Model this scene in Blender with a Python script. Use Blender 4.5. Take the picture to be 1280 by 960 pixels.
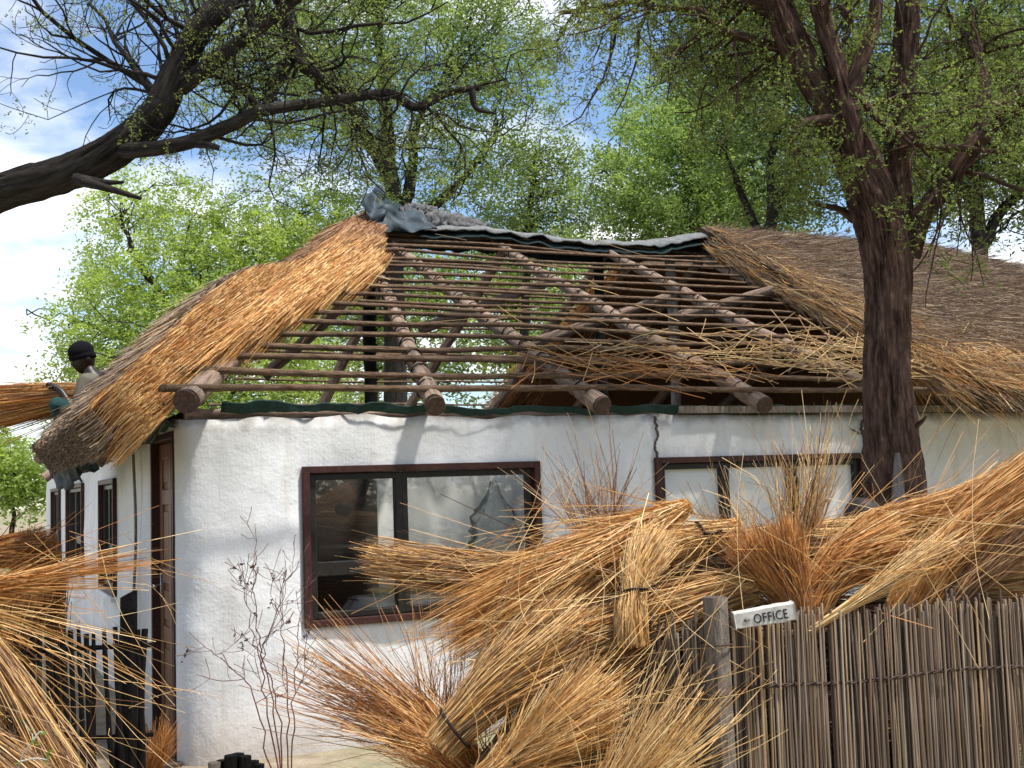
import bpy, math, random
import numpy as np
from mathutils import Matrix, Vector, noise as mnoise

sc = bpy.context.scene
for o in list(bpy.data.objects):
    bpy.data.objects.remove(o, do_unlink=True)
COL = sc.collection
rad = math.radians

# ------------------------------------------------------------------ camera
F, CX, CY = 1500.0, 640.0, 480.0            # focal length in photo pixels (1280 wide)
ROLL, PITCH = rad(1.91), rad(4.9)
CAM = np.array([0.0, 0.0, 1.65])
_f = np.array([0, math.cos(PITCH), math.sin(PITCH)])
_u0 = np.array([0, -math.sin(PITCH), math.cos(PITCH)])
_r0 = np.array([1.0, 0, 0])
_R = math.cos(ROLL) * _r0 - math.sin(ROLL) * _u0
_U = math.sin(ROLL) * _r0 + math.cos(ROLL) * _u0
cam = bpy.data.cameras.new('camera')
cam.sensor_width = 36.0
cam.lens = F / 1280.0 * 36.0
cam.clip_end = 2000
camo = bpy.data.objects.new('camera', cam)
M = Matrix.Identity(4)
for i in range(3):
    M[i][0], M[i][1], M[i][2], M[i][3] = _R[i], _U[i], -_f[i], CAM[i]
camo.matrix_world = M
COL.objects.link(camo)
sc.camera = camo

# ------------------------------------------------------------------ sky, sun, exposure
SUN_EL, SUN_AZ = rad(66), rad(-24)           # azimuth: angle of the direction to the sun from +X, counter-clockwise
SUN_STRENGTH, SKY_STRENGTH, CLOUD = 4.8, 0.15, 1.15
sc.view_settings.view_transform = 'Standard'
sc.view_settings.look = 'None'
sc.view_settings.gamma = 1.0
sc.view_settings.use_curve_mapping = False
sc.view_settings.exposure = 0.42
world = bpy.data.worlds.new('World')
sc.world = world
world.use_nodes = True
nt = world.node_tree
nt.nodes.clear()
def wn(t, **kw):
    n = nt.nodes.new(t)
    for k, v in kw.items():
        setattr(n, k, v)
    return n
sky = wn('ShaderNodeTexSky', sky_type='NISHITA', sun_disc=False)
sky.sun_elevation = SUN_EL
sky.sun_rotation = math.pi / 2 - SUN_AZ
sky.air_density, sky.dust_density, sky.ozone_density = 1.0, 0.3, 4.0
tc = wn('ShaderNodeTexCoord')
sep = wn('ShaderNodeSeparateXYZ')
nt.links.new(tc.outputs['Generated'], sep.inputs[0])
def wmath(op, a, b=None, clamp=False):
    n = wn('ShaderNodeMath', operation=op, use_clamp=clamp)
    for i, x in enumerate((a, b)):
        if x is None:
            continue
        if isinstance(x, (int, float)):
            n.inputs[i].default_value = x
        else:
            nt.links.new(x, n.inputs[i])
    return n.outputs[0]
zz = wmath('ADD', wmath('MAXIMUM', sep.outputs['Z'], 0.0), 0.22)
cxn = wn('ShaderNodeCombineXYZ')
nt.links.new(wmath('DIVIDE', sep.outputs['X'], zz), cxn.inputs[0])
nt.links.new(wmath('DIVIDE', sep.outputs['Y'], zz), cxn.inputs[1])
cn = wn('ShaderNodeTexNoise')
cn.inputs['Scale'].default_value = 1.25
cn.inputs['Detail'].default_value = 9
cn.inputs['Roughness'].default_value = 0.55
nt.links.new(cxn.outputs[0], cn.inputs['Vector'])
cr = wn('ShaderNodeValToRGB')
cr.color_ramp.elements[0].position, cr.color_ramp.elements[1].position = 0.47, 0.60
nt.links.new(cn.outputs['Fac'], cr.inputs[0])
bg1 = wn('ShaderNodeBackground')
bg1.inputs['Strength'].default_value = SKY_STRENGTH
nt.links.new(sky.outputs[0], bg1.inputs['Color'])
bg2 = wn('ShaderNodeBackground')
bg2.inputs['Color'].default_value = (1.0, 1.0, 1.02, 1)
bg2.inputs['Strength'].default_value = CLOUD
mx = wn('ShaderNodeMixShader')
nt.links.new(cr.outputs[0], mx.inputs[0])
nt.links.new(bg1.outputs[0], mx.inputs[1])
nt.links.new(bg2.outputs[0], mx.inputs[2])
wo = wn('ShaderNodeOutputWorld')
nt.links.new(mx.outputs[0], wo.inputs['Surface'])

sund = bpy.data.lights.new('sun', 'SUN')
sund.energy = SUN_STRENGTH
sund.angle = rad(3.5)
sund.color = (1.0, 0.96, 0.90)
suno = bpy.data.objects.new('sun', sund)
_sd = Vector((math.cos(SUN_EL) * math.cos(SUN_AZ), math.cos(SUN_EL) * math.sin(SUN_AZ), math.sin(SUN_EL)))
suno.rotation_euler = _sd.to_track_quat('Z', 'Y').to_euler()
suno.location = (10, -10, 30)
COL.objects.link(suno)
sc.cycles.use_denoising = True
sc.cycles.max_bounces = 6
sc.cycles.transparent_max_bounces = 8

# ------------------------------------------------------------------ helpers
def ray(x, y):
    return _f + (x - CX) / F * _R - (y - CY) / F * _U
def at(x, y, Y):
    """the point on a photo pixel's ray that lies Y metres in front of the camera"""
    d = ray(x, y)
    return CAM + d * (Y / d[1])
def onplane(x, y, p0, n):
    d = ray(x, y)
    return CAM + d * (((p0 - CAM) @ n) / (d @ n))

HA = rad(24.82)                               # the house stands turned by this angle
D2 = np.array([math.cos(HA), math.sin(HA), 0])   # along the front wall
D1 = np.array([-math.sin(HA), math.cos(HA), 0])  # along the side wall, going back
O0 = at(225, 700, 7.5); O0[2] = 0
Z1 = np.array([0, 0, 1.0])
def W(u, v, z):
    return O0 + u * D2 + v * D1 + z * Z1
def WA(u, v, z):
    u, v, z = np.broadcast_arrays(np.asarray(u, float), v, z)
    return O0 + u[..., None] * D2 + v[..., None] * D1 + z[..., None] * Z1
def hloc(p):
    q = p - O0
    return q @ D2, q @ D1, p[2]

def tag(o, label=None, cat=None, group=None, kind=None):
    for k, v in (('label', label), ('category', cat), ('group', group), ('kind', kind)):
        if v:
            o[k] = v
    return o
def empty(name, loc, label=None, cat=None, group=None, kind=None):
    o = bpy.data.objects.new(name, None)
    o.location = tuple(loc)
    o.empty_display_size = 0.1
    COL.objects.link(o)
    return tag(o, label, cat, group, kind)
def link(name, me, mat=None, parent=None):
    o = bpy.data.objects.new(name, me)
    COL.objects.link(o)
    if mat is not None and not me.materials:
        me.materials.append(mat)
    if parent is not None:
        o.parent = parent
        o.matrix_parent_inverse = parent_inv(parent)
    return o
def parent_inv(p):
    m = Matrix.LocRotScale(p.location, p.rotation_euler, p.scale)
    q = p.parent
    if q is not None:
        m = parent_world(q) @ p.matrix_parent_inverse @ m
    return m.inverted()
def parent_world(p):
    return parent_inv(p).inverted()

class MB:
    """collects quads/tris with vertex colours and a bark/grain coordinate, then makes one mesh"""
    def __init__(s):
        s.V, s.Q, s.T, s.C, s.G, s.n = [], [], [], [], [], 0
    def add(s, V, Q=None, T=None, col=None, g=None):
        V = np.asarray(V, np.float32).reshape(-1, 3)
        if Q is not None and len(Q):
            s.Q.append(np.asarray(Q, np.int32).reshape(-1, 4) + s.n)
        if T is not None and len(T):
            s.T.append(np.asarray(T, np.int32).reshape(-1, 3) + s.n)
        s.V.append(V)
        c = np.ones((len(V), 4), np.float32)
        if col is not None:
            c[:, :3] = col
        s.C.append(c)
        s.G.append(V.copy() if g is None else np.asarray(g, np.float32).reshape(-1, 3))
        s.n += len(V)
        return s
    def box(s, c, ax, ay, az, col=None):
        """box of centre c and half-axis vectors"""
        c, ax, ay, az = (np.asarray(q, float) for q in (c, ax, ay, az))
        V = [c + i * ax + j * ay + k * az for i in (-1, 1) for j in (-1, 1) for k in (-1, 1)]
        Q = [(0, 1, 3, 2), (4, 6, 7, 5), (0, 4, 5, 1), (2, 3, 7, 6), (0, 2, 6, 4), (1, 5, 7, 3)]
        return s.add(V, Q, col=col)
    def hbox(s, u0, u1, v0, v1, z0, z1, col=None):
        """box in house coordinates"""
        return s.box(W((u0 + u1) / 2, (v0 + v1) / 2, (z0 + z1) / 2), D2 * (u1 - u0) / 2, D1 * (v1 - v0) / 2, Z1 * (z1 - z0) / 2, col)
    def tube(s, P, r, n=8, caps=True, col=None, disp=None):
        P = np.asarray(P, float)
        K = len(P)
        r = np.broadcast_to(np.asarray(r, float), (K,))
        T = np.gradient(P, axis=0)
        T /= np.linalg.norm(T, axis=1)[:, None] + 1e-9
        ref = np.array([0.31, 0.17, 0.93]) if abs(T[0][2]) < 0.8 else np.array([0.93, 0.21, 0.1])
        A = np.cross(T, ref); A /= np.linalg.norm(A, axis=1)[:, None] + 1e-9
        B = np.cross(T, A)
        th = np.arange(n) * 2 * math.pi / n
        d = np.zeros((K, n)) if disp is None else disp
        rr = r[:, None] * (1 + d)
        V = P[:, None] + rr[..., None] * (np.cos(th)[None, :, None] * A[:, None] + np.sin(th)[None, :, None] * B[:, None])
        L = np.concatenate([[0], np.cumsum(np.linalg.norm(np.diff(P, axis=0), axis=1))])
        G = np.stack([np.broadcast_to(np.cos(th) * r[:, None], (K, n)), np.broadcast_to(np.sin(th) * r[:, None], (K, n)), np.broadcast_to(L[:, None], (K, n))], -1)
        i, j = np.meshgrid(np.arange(K - 1), np.arange(n), indexing='ij')
        a = i * n + j; b = i * n + (j + 1) % n
        Q = np.stack([a, b, b + n, a + n], -1).reshape(-1, 4)
        Vl, Tl, Gl = [V.reshape(-1, 3)], [], [G.reshape(-1, 3)]
        if caps:
            for e, k in ((0, 0), (K - 1, 1)):            # own vertices, so that the sawn edge stays sharp
                b0 = K * n + k * (n + 1)
                Vl += [V[e], P[e][None]]
                Gl += [G[e] * 3 + 7, np.array([[7, 7, L[e] + 7]])]
                for jj in range(n):
                    t = (b0 + jj, b0 + (jj + 1) % n, b0 + n)
                    Tl.append(t if e else t[::-1])
        return s.add(np.concatenate(Vl), Q, Tl, col=col, g=np.concatenate(Gl))
    def strands(s, P, r, col, n=3, seed=0, taper=0.5):
        if n == 2:
            r = np.asarray(r) * 1.3
        """P (N,K,3) polylines -> thin prisms (n=3) or ribbons (n=2)"""
        rg = np.random.default_rng(seed)
        P = np.asarray(P, np.float32)
        N, K = P.shape[:2]
        T = np.gradient(P, axis=1)
        T /= np.linalg.norm(T, axis=2, keepdims=True) + 1e-9
        ref = rg.normal(size=(N, 1, 3)); ref /= np.linalg.norm(ref, axis=2, keepdims=True)
        A = np.cross(T, ref); A /= np.linalg.norm(A, axis=2, keepdims=True) + 1e-6
        rr = np.broadcast_to(np.asarray(r, np.float32).reshape(-1, 1), (N, K)) * np.linspace(1, taper, K)[None]
        if n == 2:
            V = np.stack([P - A * rr[..., None], P + A * rr[..., None]], 2)
        else:
            B = np.cross(T, A)
            V = np.stack([P + rr[..., None] * (math.cos(q) * A + math.sin(q) * B) for q in (0, 2.0944, 4.18879)], 2)
        base = np.arange(N)[:, None, None] * (K * n)
        k = np.arange(K - 1)[None, :, None] * n
        m = n if n > 2 else 1
        j = np.arange(m)[None, None, :]
        a = base + k + j; b = base + k + (j + 1) % n
        Q = np.stack([a, b, b + n, a + n], -1).reshape(-1, 4)
        c = np.repeat(np.asarray(col, np.float32), K * n, axis=0)
        return s.add(V.reshape(-1, 3), Q, col=c)
    def quads(s, Cn, A, B, col):
        """N flat leaf diamonds with centres Cn and half axes A, B"""
        V = np.stack([Cn - A, Cn + B * 0.9 - A * 0.1, Cn + A, Cn - B * 0.9 - A * 0.1], 1)
        N = len(Cn)
        Q = np.arange(N * 4).reshape(N, 4)
        return s.add(V.reshape(-1, 3), Q, col=np.repeat(col, 4, axis=0))
    def mesh(s, name, mat=None, smooth=True):
        me = bpy.data.meshes.new(name)
        V = np.concatenate(s.V)
        Q = np.concatenate(s.Q) if s.Q else np.zeros((0, 4), np.int32)
        T = np.concatenate(s.T) if s.T else np.zeros((0, 3), np.int32)
        nl = Q.size + T.size
        me.vertices.add(len(V)); me.loops.add(nl); me.polygons.add(len(Q) + len(T))
        me.vertices.foreach_set('co', V.ravel())
        me.loops.foreach_set('vertex_index', np.concatenate([Q.ravel(), T.ravel()]).astype(np.int32))
        st = np.concatenate([np.arange(len(Q)) * 4, Q.size + np.arange(len(T)) * 3]).astype(np.int32)
        me.polygons.foreach_set('loop_start', st)
        me.polygons.foreach_set('use_smooth', np.full(len(st), smooth))
        ca = me.color_attributes.new('Col', 'FLOAT_COLOR', 'POINT')
        ca.data.foreach_set('color', np.concatenate(s.C).ravel())
        ga = me.attributes.new('grain', 'FLOAT_VECTOR', 'POINT')
        ga.data.foreach_set('vector', np.concatenate(s.G).astype(np.float32).ravel())
        me.update(calc_edges=True)
        me.validate()
        if mat is not None:
            me.materials.append(mat)
        return me
    def build(s, name, mat, parent=None, smooth=True):
        return link(name, s.mesh(name, mat, smooth), None, parent)

def fbm(p, o=3):
    return mnoise.fractal(Vector(p), 1.0, 2.0, o)
def smooth_path(P, n):
    """Catmull-Rom resample of the control points"""
    P = np.asarray(P, float)
    if len(P) == 2:
        return P[0] + np.linspace(0, 1, n)[:, None] * (P[1] - P[0])
    E = np.vstack([2 * P[0] - P[1], P, 2 * P[-1] - P[-2]])
    t = np.linspace(0, len(P) - 1 - 1e-6, n)
    i = t.astype(int); f = (t - i)[:, None]
    a, b, c, d = E[i], E[i + 1], E[i + 2], E[i + 3]
    return 0.5 * (2 * b + (c - a) * f + (2 * a - 5 * b + 4 * c - d) * f ** 2 + (3 * b - a - 3 * c + d) * f ** 3)

# ------------------------------------------------------------------ materials
def mat(name, build):
    m = bpy.data.materials.new(name)
    m.use_nodes = True
    t = m.node_tree
    t.nodes.clear()
    out = t.nodes.new('ShaderNodeOutputMaterial')
    def N(ty, **kw):
        n = t.nodes.new(ty)
        for k, v in kw.items():
            if k[0] == '_':
                n.inputs[k[1:].replace('_', ' ')].default_value = v
            else:
                setattr(n, k, v)
        return n
    def L(a, b):
        t.links.new(a, b)
    sh = build(N, L)
    L(sh, out.inputs['Surface'])
    return m
def ramp(N, L, src, stops):
    r = N('ShaderNodeValToRGB')
    e = r.color_ramp.elements
    while len(e) < len(stops):
        e.new(0.5)
    for k, (p, c) in zip(e, stops):
        k.position = p
        k.color = (*c, 1)
    L(src, r.inputs[0])
    return r.outputs[0]
def nz(N, L, vec, scale, detail=4, rough=0.55, stretch=None):
    n = N('ShaderNodeTexNoise')
    n.inputs['Scale'].default_value = scale
    n.inputs['Detail'].default_value = detail
    n.inputs['Roughness'].default_value = rough
    if vec is not None:
        if stretch:
            mp = N('ShaderNodeMapping')
            mp.inputs['Scale'].default_value = stretch
            L(vec, mp.inputs[0]); vec = mp.outputs[0]
        L(vec, n.inputs['Vector'])
    return n.outputs['Fac']
def mixc(N, L, fac, a, b, mode='MIX'):
    n = N('ShaderNodeMix', data_type='RGBA', blend_type=mode)
    for s, x in ((0, fac), (6, a), (7, b)):
        if isinstance(x, (int, float)):
            n.inputs[s].default_value = x
        elif isinstance(x, tuple):
            n.inputs[s].default_value = (*x, 1)
        else:
            L(x, n.inputs[s])
    return n.outputs[2]
def bump(N, L, h, strength, dist):
    b = N('ShaderNodeBump')
    b.inputs['Strength'].default_value = strength
    b.inputs['Distance'].default_value = dist
    L(h, b.inputs['Height'])
    return b.outputs[0]
def pbsdf(N, L, col, rough=0.8, normal=None, spec=0.3):
    p = N('ShaderNodeBsdfPrincipled')
    p.inputs['Roughness'].default_value = rough
    p.inputs['Specular IOR Level'].default_value = spec
    if isinstance(col, tuple):
        p.inputs['Base Color'].default_value = (*col, 1)
    else:
        L(col, p.inputs['Base Color'])
    if normal is not None:
        L(normal, p.inputs['Normal'])
    return p
def gcoord(N):
    return N('ShaderNodeAttribute', attribute_name='grain').outputs['Vector']
def vcol(N):
    return N('ShaderNodeAttribute', attribute_name='Col').outputs['Color']

def m_straw(N, L):
    c = vcol(N)
    oc = N('ShaderNodeTexCoord').outputs['Object']
    c = mixc(N, L, 1.0, c, ramp(N, L, nz(N, L, oc, 35, 2), [(0.3, (0.85, 0.82, 0.78)), (0.7, (1.25, 1.25, 1.22))]), 'MULTIPLY')
    p = pbsdf(N, L, c, 0.55, None, 0.35)
    tr = N('ShaderNodeBsdfTranslucent')
    L(c, tr.inputs[0])
    m = N('ShaderNodeMixShader'); m.inputs[0].default_value = 0.12
    L(p.outputs[0], m.inputs[1]); L(tr.outputs[0], m.inputs[2])
    return m.outputs[0]
MSTRAW = mat('straw', m_straw)

def leafmat(name, gain, trans):
    def b(N, L):
        c = mixc(N, L, 1.0, vcol(N), gain, 'MULTIPLY')
        p = pbsdf(N, L, c, 0.5, None, 0.35)
        tr = N('ShaderNodeBsdfTranslucent')
        c2 = mixc(N, L, 1.0, c, (1.5, 1.6, 0.7), 'MULTIPLY')
        L(c2, tr.inputs[0])
        m = N('ShaderNodeMixShader'); m.inputs[0].default_value = trans
        L(p.outputs[0], m.inputs[1]); L(tr.outputs[0], m.inputs[2])
        return m.outputs[0]
    return mat(name, b)
MLEAF = leafmat('leaf', (1.0, 1.0, 1.0), 0.45)

def barkmat(name, dark, mid, lite, scale=1.0):
    def b(N, L):
        g = gcoord(N)
        f1 = nz(N, L, g, 38 * scale, 7, 0.72, (1, 1, 0.15))
        f2 = nz(N, L, g, 7 * scale, 3, 0.5, (1, 1, 0.35))
        c = ramp(N, L, f1, [(0.38, dark), (0.50, mid), (0.66, lite)])
        c = mixc(N, L, ramp(N, L, f2, [(0.35, (0, 0, 0)), (0.75, (0.5, 0.5, 0.5))]), c, lite)
        return pbsdf(N, L, c, 0.9, bump(N, L, f1, 1.0, 0.05), 0.15).outputs[0]
    return mat(name, b)
MBARK = barkmat('bark', (0.012, 0.007, 0.005), (0.082, 0.044, 0.032), (0.23, 0.145, 0.11))
MBARKG = barkmat('bark_grey', (0.012, 0.010, 0.009), (0.036, 0.030, 0.026), (0.085, 0.074, 0.064))
MPOLE = barkmat('pole_wood', (0.10, 0.066, 0.047), (0.30, 0.21, 0.155), (0.46, 0.345, 0.26), 0.8)
MSTICK = barkmat('stick_wood', (0.07, 0.042, 0.027), (0.21, 0.13, 0.08), (0.36, 0.245, 0.16), 2.0)
MDARKW = barkmat('dark_wood', (0.003, 0.003, 0.003), (0.008, 0.007, 0.006), (0.022, 0.019, 0.017), 1.5)
MGREYW = barkmat('grey_wood', (0.13, 0.105, 0.082), (0.29, 0.24, 0.195), (0.44, 0.38, 0.32), 1.5)
MSAP = barkmat('sapwood', (0.11, 0.10, 0.095), (0.20, 0.18, 0.17), (0.27, 0.25, 0.24), 1.0)

def m_plaster(N, L):
    oc = N('ShaderNodeTexCoord').outputs['Object']
    big = nz(N, L, oc, 1.3, 4, 0.6)
    streak = nz(N, L, oc, 9, 4, 0.6, (1.0, 1.0, 0.09))
    fine = nz(N, L, oc, 45, 4, 0.6)
    med = nz(N, L, oc, 7, 4, 0.55)
    brush = nz(N, L, oc, 60, 2, 0.5, (1, 1, 0.08))
    c = ramp(N, L, big, [(0.3, (0.66, 0.66, 0.645)), (0.6, (0.80, 0.80, 0.80))])
    c = mixc(N, L, ramp(N, L, streak, [(0.52, (0, 0, 0)), (0.78, (0.6, 0.6, 0.6))]), c, (0.55, 0.51, 0.45))
    c = mixc(N, L, ramp(N, L, nz(N, L, oc, 17, 3), [(0.70, (0, 0, 0)), (0.76, (0.5, 0.5, 0.5))]), c, (0.45, 0.40, 0.34))
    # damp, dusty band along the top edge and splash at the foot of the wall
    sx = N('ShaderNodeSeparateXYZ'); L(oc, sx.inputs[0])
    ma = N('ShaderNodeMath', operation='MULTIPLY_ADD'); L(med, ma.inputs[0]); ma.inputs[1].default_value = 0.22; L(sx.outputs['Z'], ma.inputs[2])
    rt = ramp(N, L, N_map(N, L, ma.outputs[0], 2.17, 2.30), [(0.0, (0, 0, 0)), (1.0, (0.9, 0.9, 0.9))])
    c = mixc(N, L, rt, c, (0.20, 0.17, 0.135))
    rb = ramp(N, L, N_map(N, L, ma.outputs[0], 0.6, 0.05), [(0.0, (0, 0, 0)), (1.0, (0.7, 0.7, 0.7))])
    c = mixc(N, L, rb, c, (0.42, 0.35, 0.28))
    h = N('ShaderNodeMath', operation='MULTIPLY_ADD'); L(med, h.inputs[0]); h.inputs[1].default_value = 3.0; L(fine, h.inputs[2])
    h2 = N('ShaderNodeMath', operation='MULTIPLY_ADD'); L(brush, h2.inputs[0]); h2.inputs[1].default_value = 0.5; L(h.outputs[0], h2.inputs[2])
    return pbsdf(N, L, c, 0.85, bump(N, L, h2.outputs[0], 0.4, 0.008), 0.2).outputs[0]
def N_map(N, L, src, a, b):
    m = N('ShaderNodeMapRange')
    m.inputs['From Min'].default_value = a
    m.inputs['From Max'].default_value = b
    L(src, m.inputs['Value'])
    return m.outputs[0]
MPLASTER = mat('lime_plaster', m_plaster)

def simple(name, c, rough=0.6, var=0.25, scale=14, spec=0.3, stretch=None, bmp=0.2):
    def b(N, L):
        oc = N('ShaderNodeTexCoord').outputs['Object']
        f = nz(N, L, oc, scale, 5, 0.6, stretch)
        lo = tuple(x * (1 - var) for x in c); hi = tuple(min(1, x * (1 + var)) for x in c)
        return pbsdf(N, L, ramp(N, L, f, [(0.3, lo), (0.7, hi)]), rough, bump(N, L, f, bmp, 0.006), spec).outputs[0]
    return mat(name, b)
MFRAME = simple('red_brown_frame', (0.050, 0.018, 0.014), 0.5, 0.4, 30)
MSASH = simple('dark_sash', (0.022, 0.019, 0.016), 0.4, 0.3, 30)
MDOOR = simple('door_wood', (0.17, 0.078, 0.042), 0.5, 0.35, 16, 0.3, (1, 1, 0.15))
MMETAL = mat('metal', lambda N, L: (lambda p: (p.inputs['Metallic'].__setattr__('default_value', 1.0), p.outputs[0])[1])(pbsdf(N, L, (0.55, 0.55, 0.55), 0.3)))
MTARP = simple('green_tarp', (0.012, 0.026, 0.025), 0.8, 0.3, 8, 0.2)
MTARP2 = simple('slate_tarp', (0.030, 0.045, 0.055), 0.62, 0.35, 8, 0.35)
MNET = simple('dark_green_net', (0.010, 0.034, 0.026), 0.6, 0.5, 40)
MCEM = simple('ridge_cement', (0.155, 0.16, 0.155), 0.9, 0.4, 22, 0.2, None, 0.9)
MCEMD = simple('lumpy_cement', (0.11, 0.11, 0.11), 0.9, 0.6, 30, 0.2, None, 1.0)
MMUD = simple('mud_wall', (0.085, 0.062, 0.045), 0.95, 0.4, 6)
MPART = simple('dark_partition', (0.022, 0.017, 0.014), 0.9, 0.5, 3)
def m_cloth(N, L):
    p = pbsdf(N, L, (0.86, 0.85, 0.82), 0.9, None, 0.1)
    t = N('ShaderNodeBsdfTranslucent'); t.inputs[0].default_value = (0.74, 0.73, 0.70, 1)
    m = N('ShaderNodeMixShader'); m.inputs[0].default_value = 0.12
    L(p.outputs[0], m.inputs[1]); L(t.outputs[0], m.inputs[2])
    return m.outputs[0]
MCURT = mat('curtain', m_cloth)
MBLIND = simple('white_blind', (0.78, 0.78, 0.76), 0.9, 0.04, 3, 0.1)
MENDSHADE = simple('shaded_end_grain', (0.085, 0.052, 0.038), 0.9, 0.5, 45)  # brown end grain, with shade on the sawn ends put into its colour
MCRACK = simple('crack', (0.13, 0.11, 0.095), 0.95, 0.5, 30)
MWIRE = simple('rusty_wire', (0.055, 0.032, 0.022), 0.7, 0.4, 40)
MTIE = simple('bark_tie', (0.020, 0.012, 0.009), 0.9, 0.4, 40)
MSIGN = simple('sign_paint', (0.52, 0.50, 0.455), 0.85, 0.28, 18, 0.2, None, 0.5)
MINK = simple('black_paint', (0.012, 0.011, 0.010), 0.7, 0.3, 60)
MPOT = simple('dark_clay', (0.022, 0.018, 0.018), 0.6, 0.3, 12, 0.25)
MSKIN = simple('skin', (0.020, 0.011, 0.008), 0.45, 0.15, 20, 0.4)
MSHIRT = simple('shirt', (0.12, 0.105, 0.082), 0.9, 0.15, 18)
MTROU = simple('trousers', (0.012, 0.045, 0.042), 0.9, 0.25, 18)
MBEAN = simple('beanie', (0.006, 0.006, 0.008), 0.95, 0.3, 60, 0.1)
MTWIG = simple('red_twig', (0.13, 0.05, 0.045), 0.7, 0.4, 30)

def m_glass(N, L):
    fr = N('ShaderNodeFresnel'); fr.inputs['IOR'].default_value = 1.55
    g = N('ShaderNodeBsdfGlossy'); g.inputs['Roughness'].default_value = 0.01
    g.inputs['Color'].default_value = (0.9, 0.93, 0.92, 1)
    t = N('ShaderNodeBsdfTransparent'); t.inputs['Color'].default_value = (0.97, 0.98, 0.975, 1)
    ad = N('ShaderNodeMath', operation='MULTIPLY_ADD'); ad.inputs[1].default_value = 0.9; ad.inputs[2].default_value = 0.01
    L(fr.outputs[0], ad.inputs[0])
    m = N('ShaderNodeMixShader')
    L(ad.outputs[0], m.inputs[0]); L(t.outputs[0], m.inputs[1]); L(g.outputs[0], m.inputs[2])
    return m.outputs[0]
MGLASS = mat('window_glass', m_glass)
MWHITEP = simple('whitened_glass', (0.74, 0.74, 0.72), 0.25, 0.05, 3, 0.5, None, 0.02)
def m_poly(N, L):
    g = N('ShaderNodeBsdfGlossy'); g.inputs['Roughness'].default_value = 0.12
    d = N('ShaderNodeBsdfDiffuse'); d.inputs[0].default_value = (0.85, 0.85, 0.84, 1)
    t = N('ShaderNodeBsdfTransparent'); t.inputs['Color'].default_value = (0.97, 0.97, 0.97, 1)
    m1 = N('ShaderNodeMixShader'); m1.inputs[0].default_value = 0.34
    L(t.outputs[0], m1.inputs[1]); L(d.outputs[0], m1.inputs[2])
    lw = N('ShaderNodeLayerWeight'); lw.inputs[0].default_value = 0.2
    m2 = N('ShaderNodeMixShader')
    L(lw.outputs['Fresnel'], m2.inputs[0]); L(m1.outputs[0], m2.inputs[1]); L(g.outputs[0], m2.inputs[2])
    return m2.outputs[0]
MPOLY = mat('clear_plastic', m_poly)

def m_ground(N, L):
    oc = N('ShaderNodeTexCoord').outputs['Object']
    a = nz(N, L, oc, 0.12, 5, 0.6); b_ = nz(N, L, oc, 6, 6, 0.65); c_ = nz(N, L, oc, 60, 3)
    c = ramp(N, L, b_, [(0.3, (0.20, 0.155, 0.11)), (0.7, (0.36, 0.30, 0.22))])
    c = mixc(N, L, ramp(N, L, a, [(0.45, (0, 0, 0)), (0.60, (0.75, 0.75, 0.75))]), c, (0.15, 0.19, 0.075))
    c = mixc(N, L, 0.25, c, c_, 'OVERLAY')
    return pbsdf(N, L, c, 0.95, bump(N, L, b_, 0.5, 0.05), 0.1).outputs[0]
MGROUND = mat('sandy_ground', m_ground)

def m_thatchbase(N, L):
    oc = N('ShaderNodeTexCoord').outputs['Object']
    a = nz(N, L, oc, 3, 4); b_ = nz(N, L, oc, 50, 4)
    c = ramp(N, L, b_, [(0.3, (0.035, 0.022, 0.013)), (0.7, (0.17, 0.11, 0.065))])
    c = mixc(N, L, ramp(N, L, a, [(0.4, (0, 0, 0)), (0.7, (0.4, 0.4, 0.4))]), c, (0.12, 0.10, 0.085))
    return pbsdf(N, L, c, 0.95, bump(N, L, b_, 1.0, 0.03), 0.1).outputs[0]
MTHATCH = mat('thatch_body', m_thatchbase)
def m_under(N, L):
    oc = N('ShaderNodeTexCoord').outputs['Object']
    b_ = nz(N, L, oc, 40, 4)
    c = ramp(N, L, b_, [(0.3, (0.12, 0.055, 0.022)), (0.7, (0.34, 0.17, 0.07))])
    return pbsdf(N, L, c, 0.95, bump(N, L, b_, 1.0, 0.03), 0.1).outputs[0]
MUNDER = mat('thatch_underside', m_under)

PAL = {
    'gold': [(0.68, 0.43, 0.17), (0.60, 0.345, 0.115), (0.52, 0.265, 0.075), (0.72, 0.52, 0.26), (0.38, 0.18, 0.052)],
    'pale': [(0.74, 0.55, 0.29), (0.67, 0.46, 0.20), (0.62, 0.41, 0.17), (0.54, 0.32, 0.12), (0.42, 0.27, 0.13)],
    'orange': [(0.50, 0.215, 0.06), (0.43, 0.17, 0.042), (0.57, 0.28, 0.085), (0.32, 0.12, 0.032), (0.58, 0.34, 0.13)],
    'brown': [(0.27, 0.15, 0.07), (0.35, 0.21, 0.10), (0.20, 0.11, 0.055), (0.42, 0.28, 0.15), (0.15, 0.09, 0.05)],
    'grey': [(0.22, 0.18, 0.14), (0.15, 0.115, 0.085), (0.30, 0.25, 0.20), (0.10, 0.075, 0.055), (0.36, 0.29, 0.21)],
    'weather': [(0.25, 0.18, 0.125), (0.19, 0.13, 0.09), (0.32, 0.235, 0.165), (0.14, 0.095, 0.065), (0.38, 0.28, 0.18)],
    'rust': [(0.34, 0.17, 0.075), (0.28, 0.125, 0.05), (0.40, 0.22, 0.105), (0.22, 0.095, 0.038), (0.30, 0.19, 0.11)],
}
def pick(pal, n, rg, jit=0.18):
    p = np.array(PAL[pal])[rg.integers(0, len(PAL[pal]), n)]
    return p * (1 + jit * rg.normal(size=(n, 1))).clip(0.5, 1.5)

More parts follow.
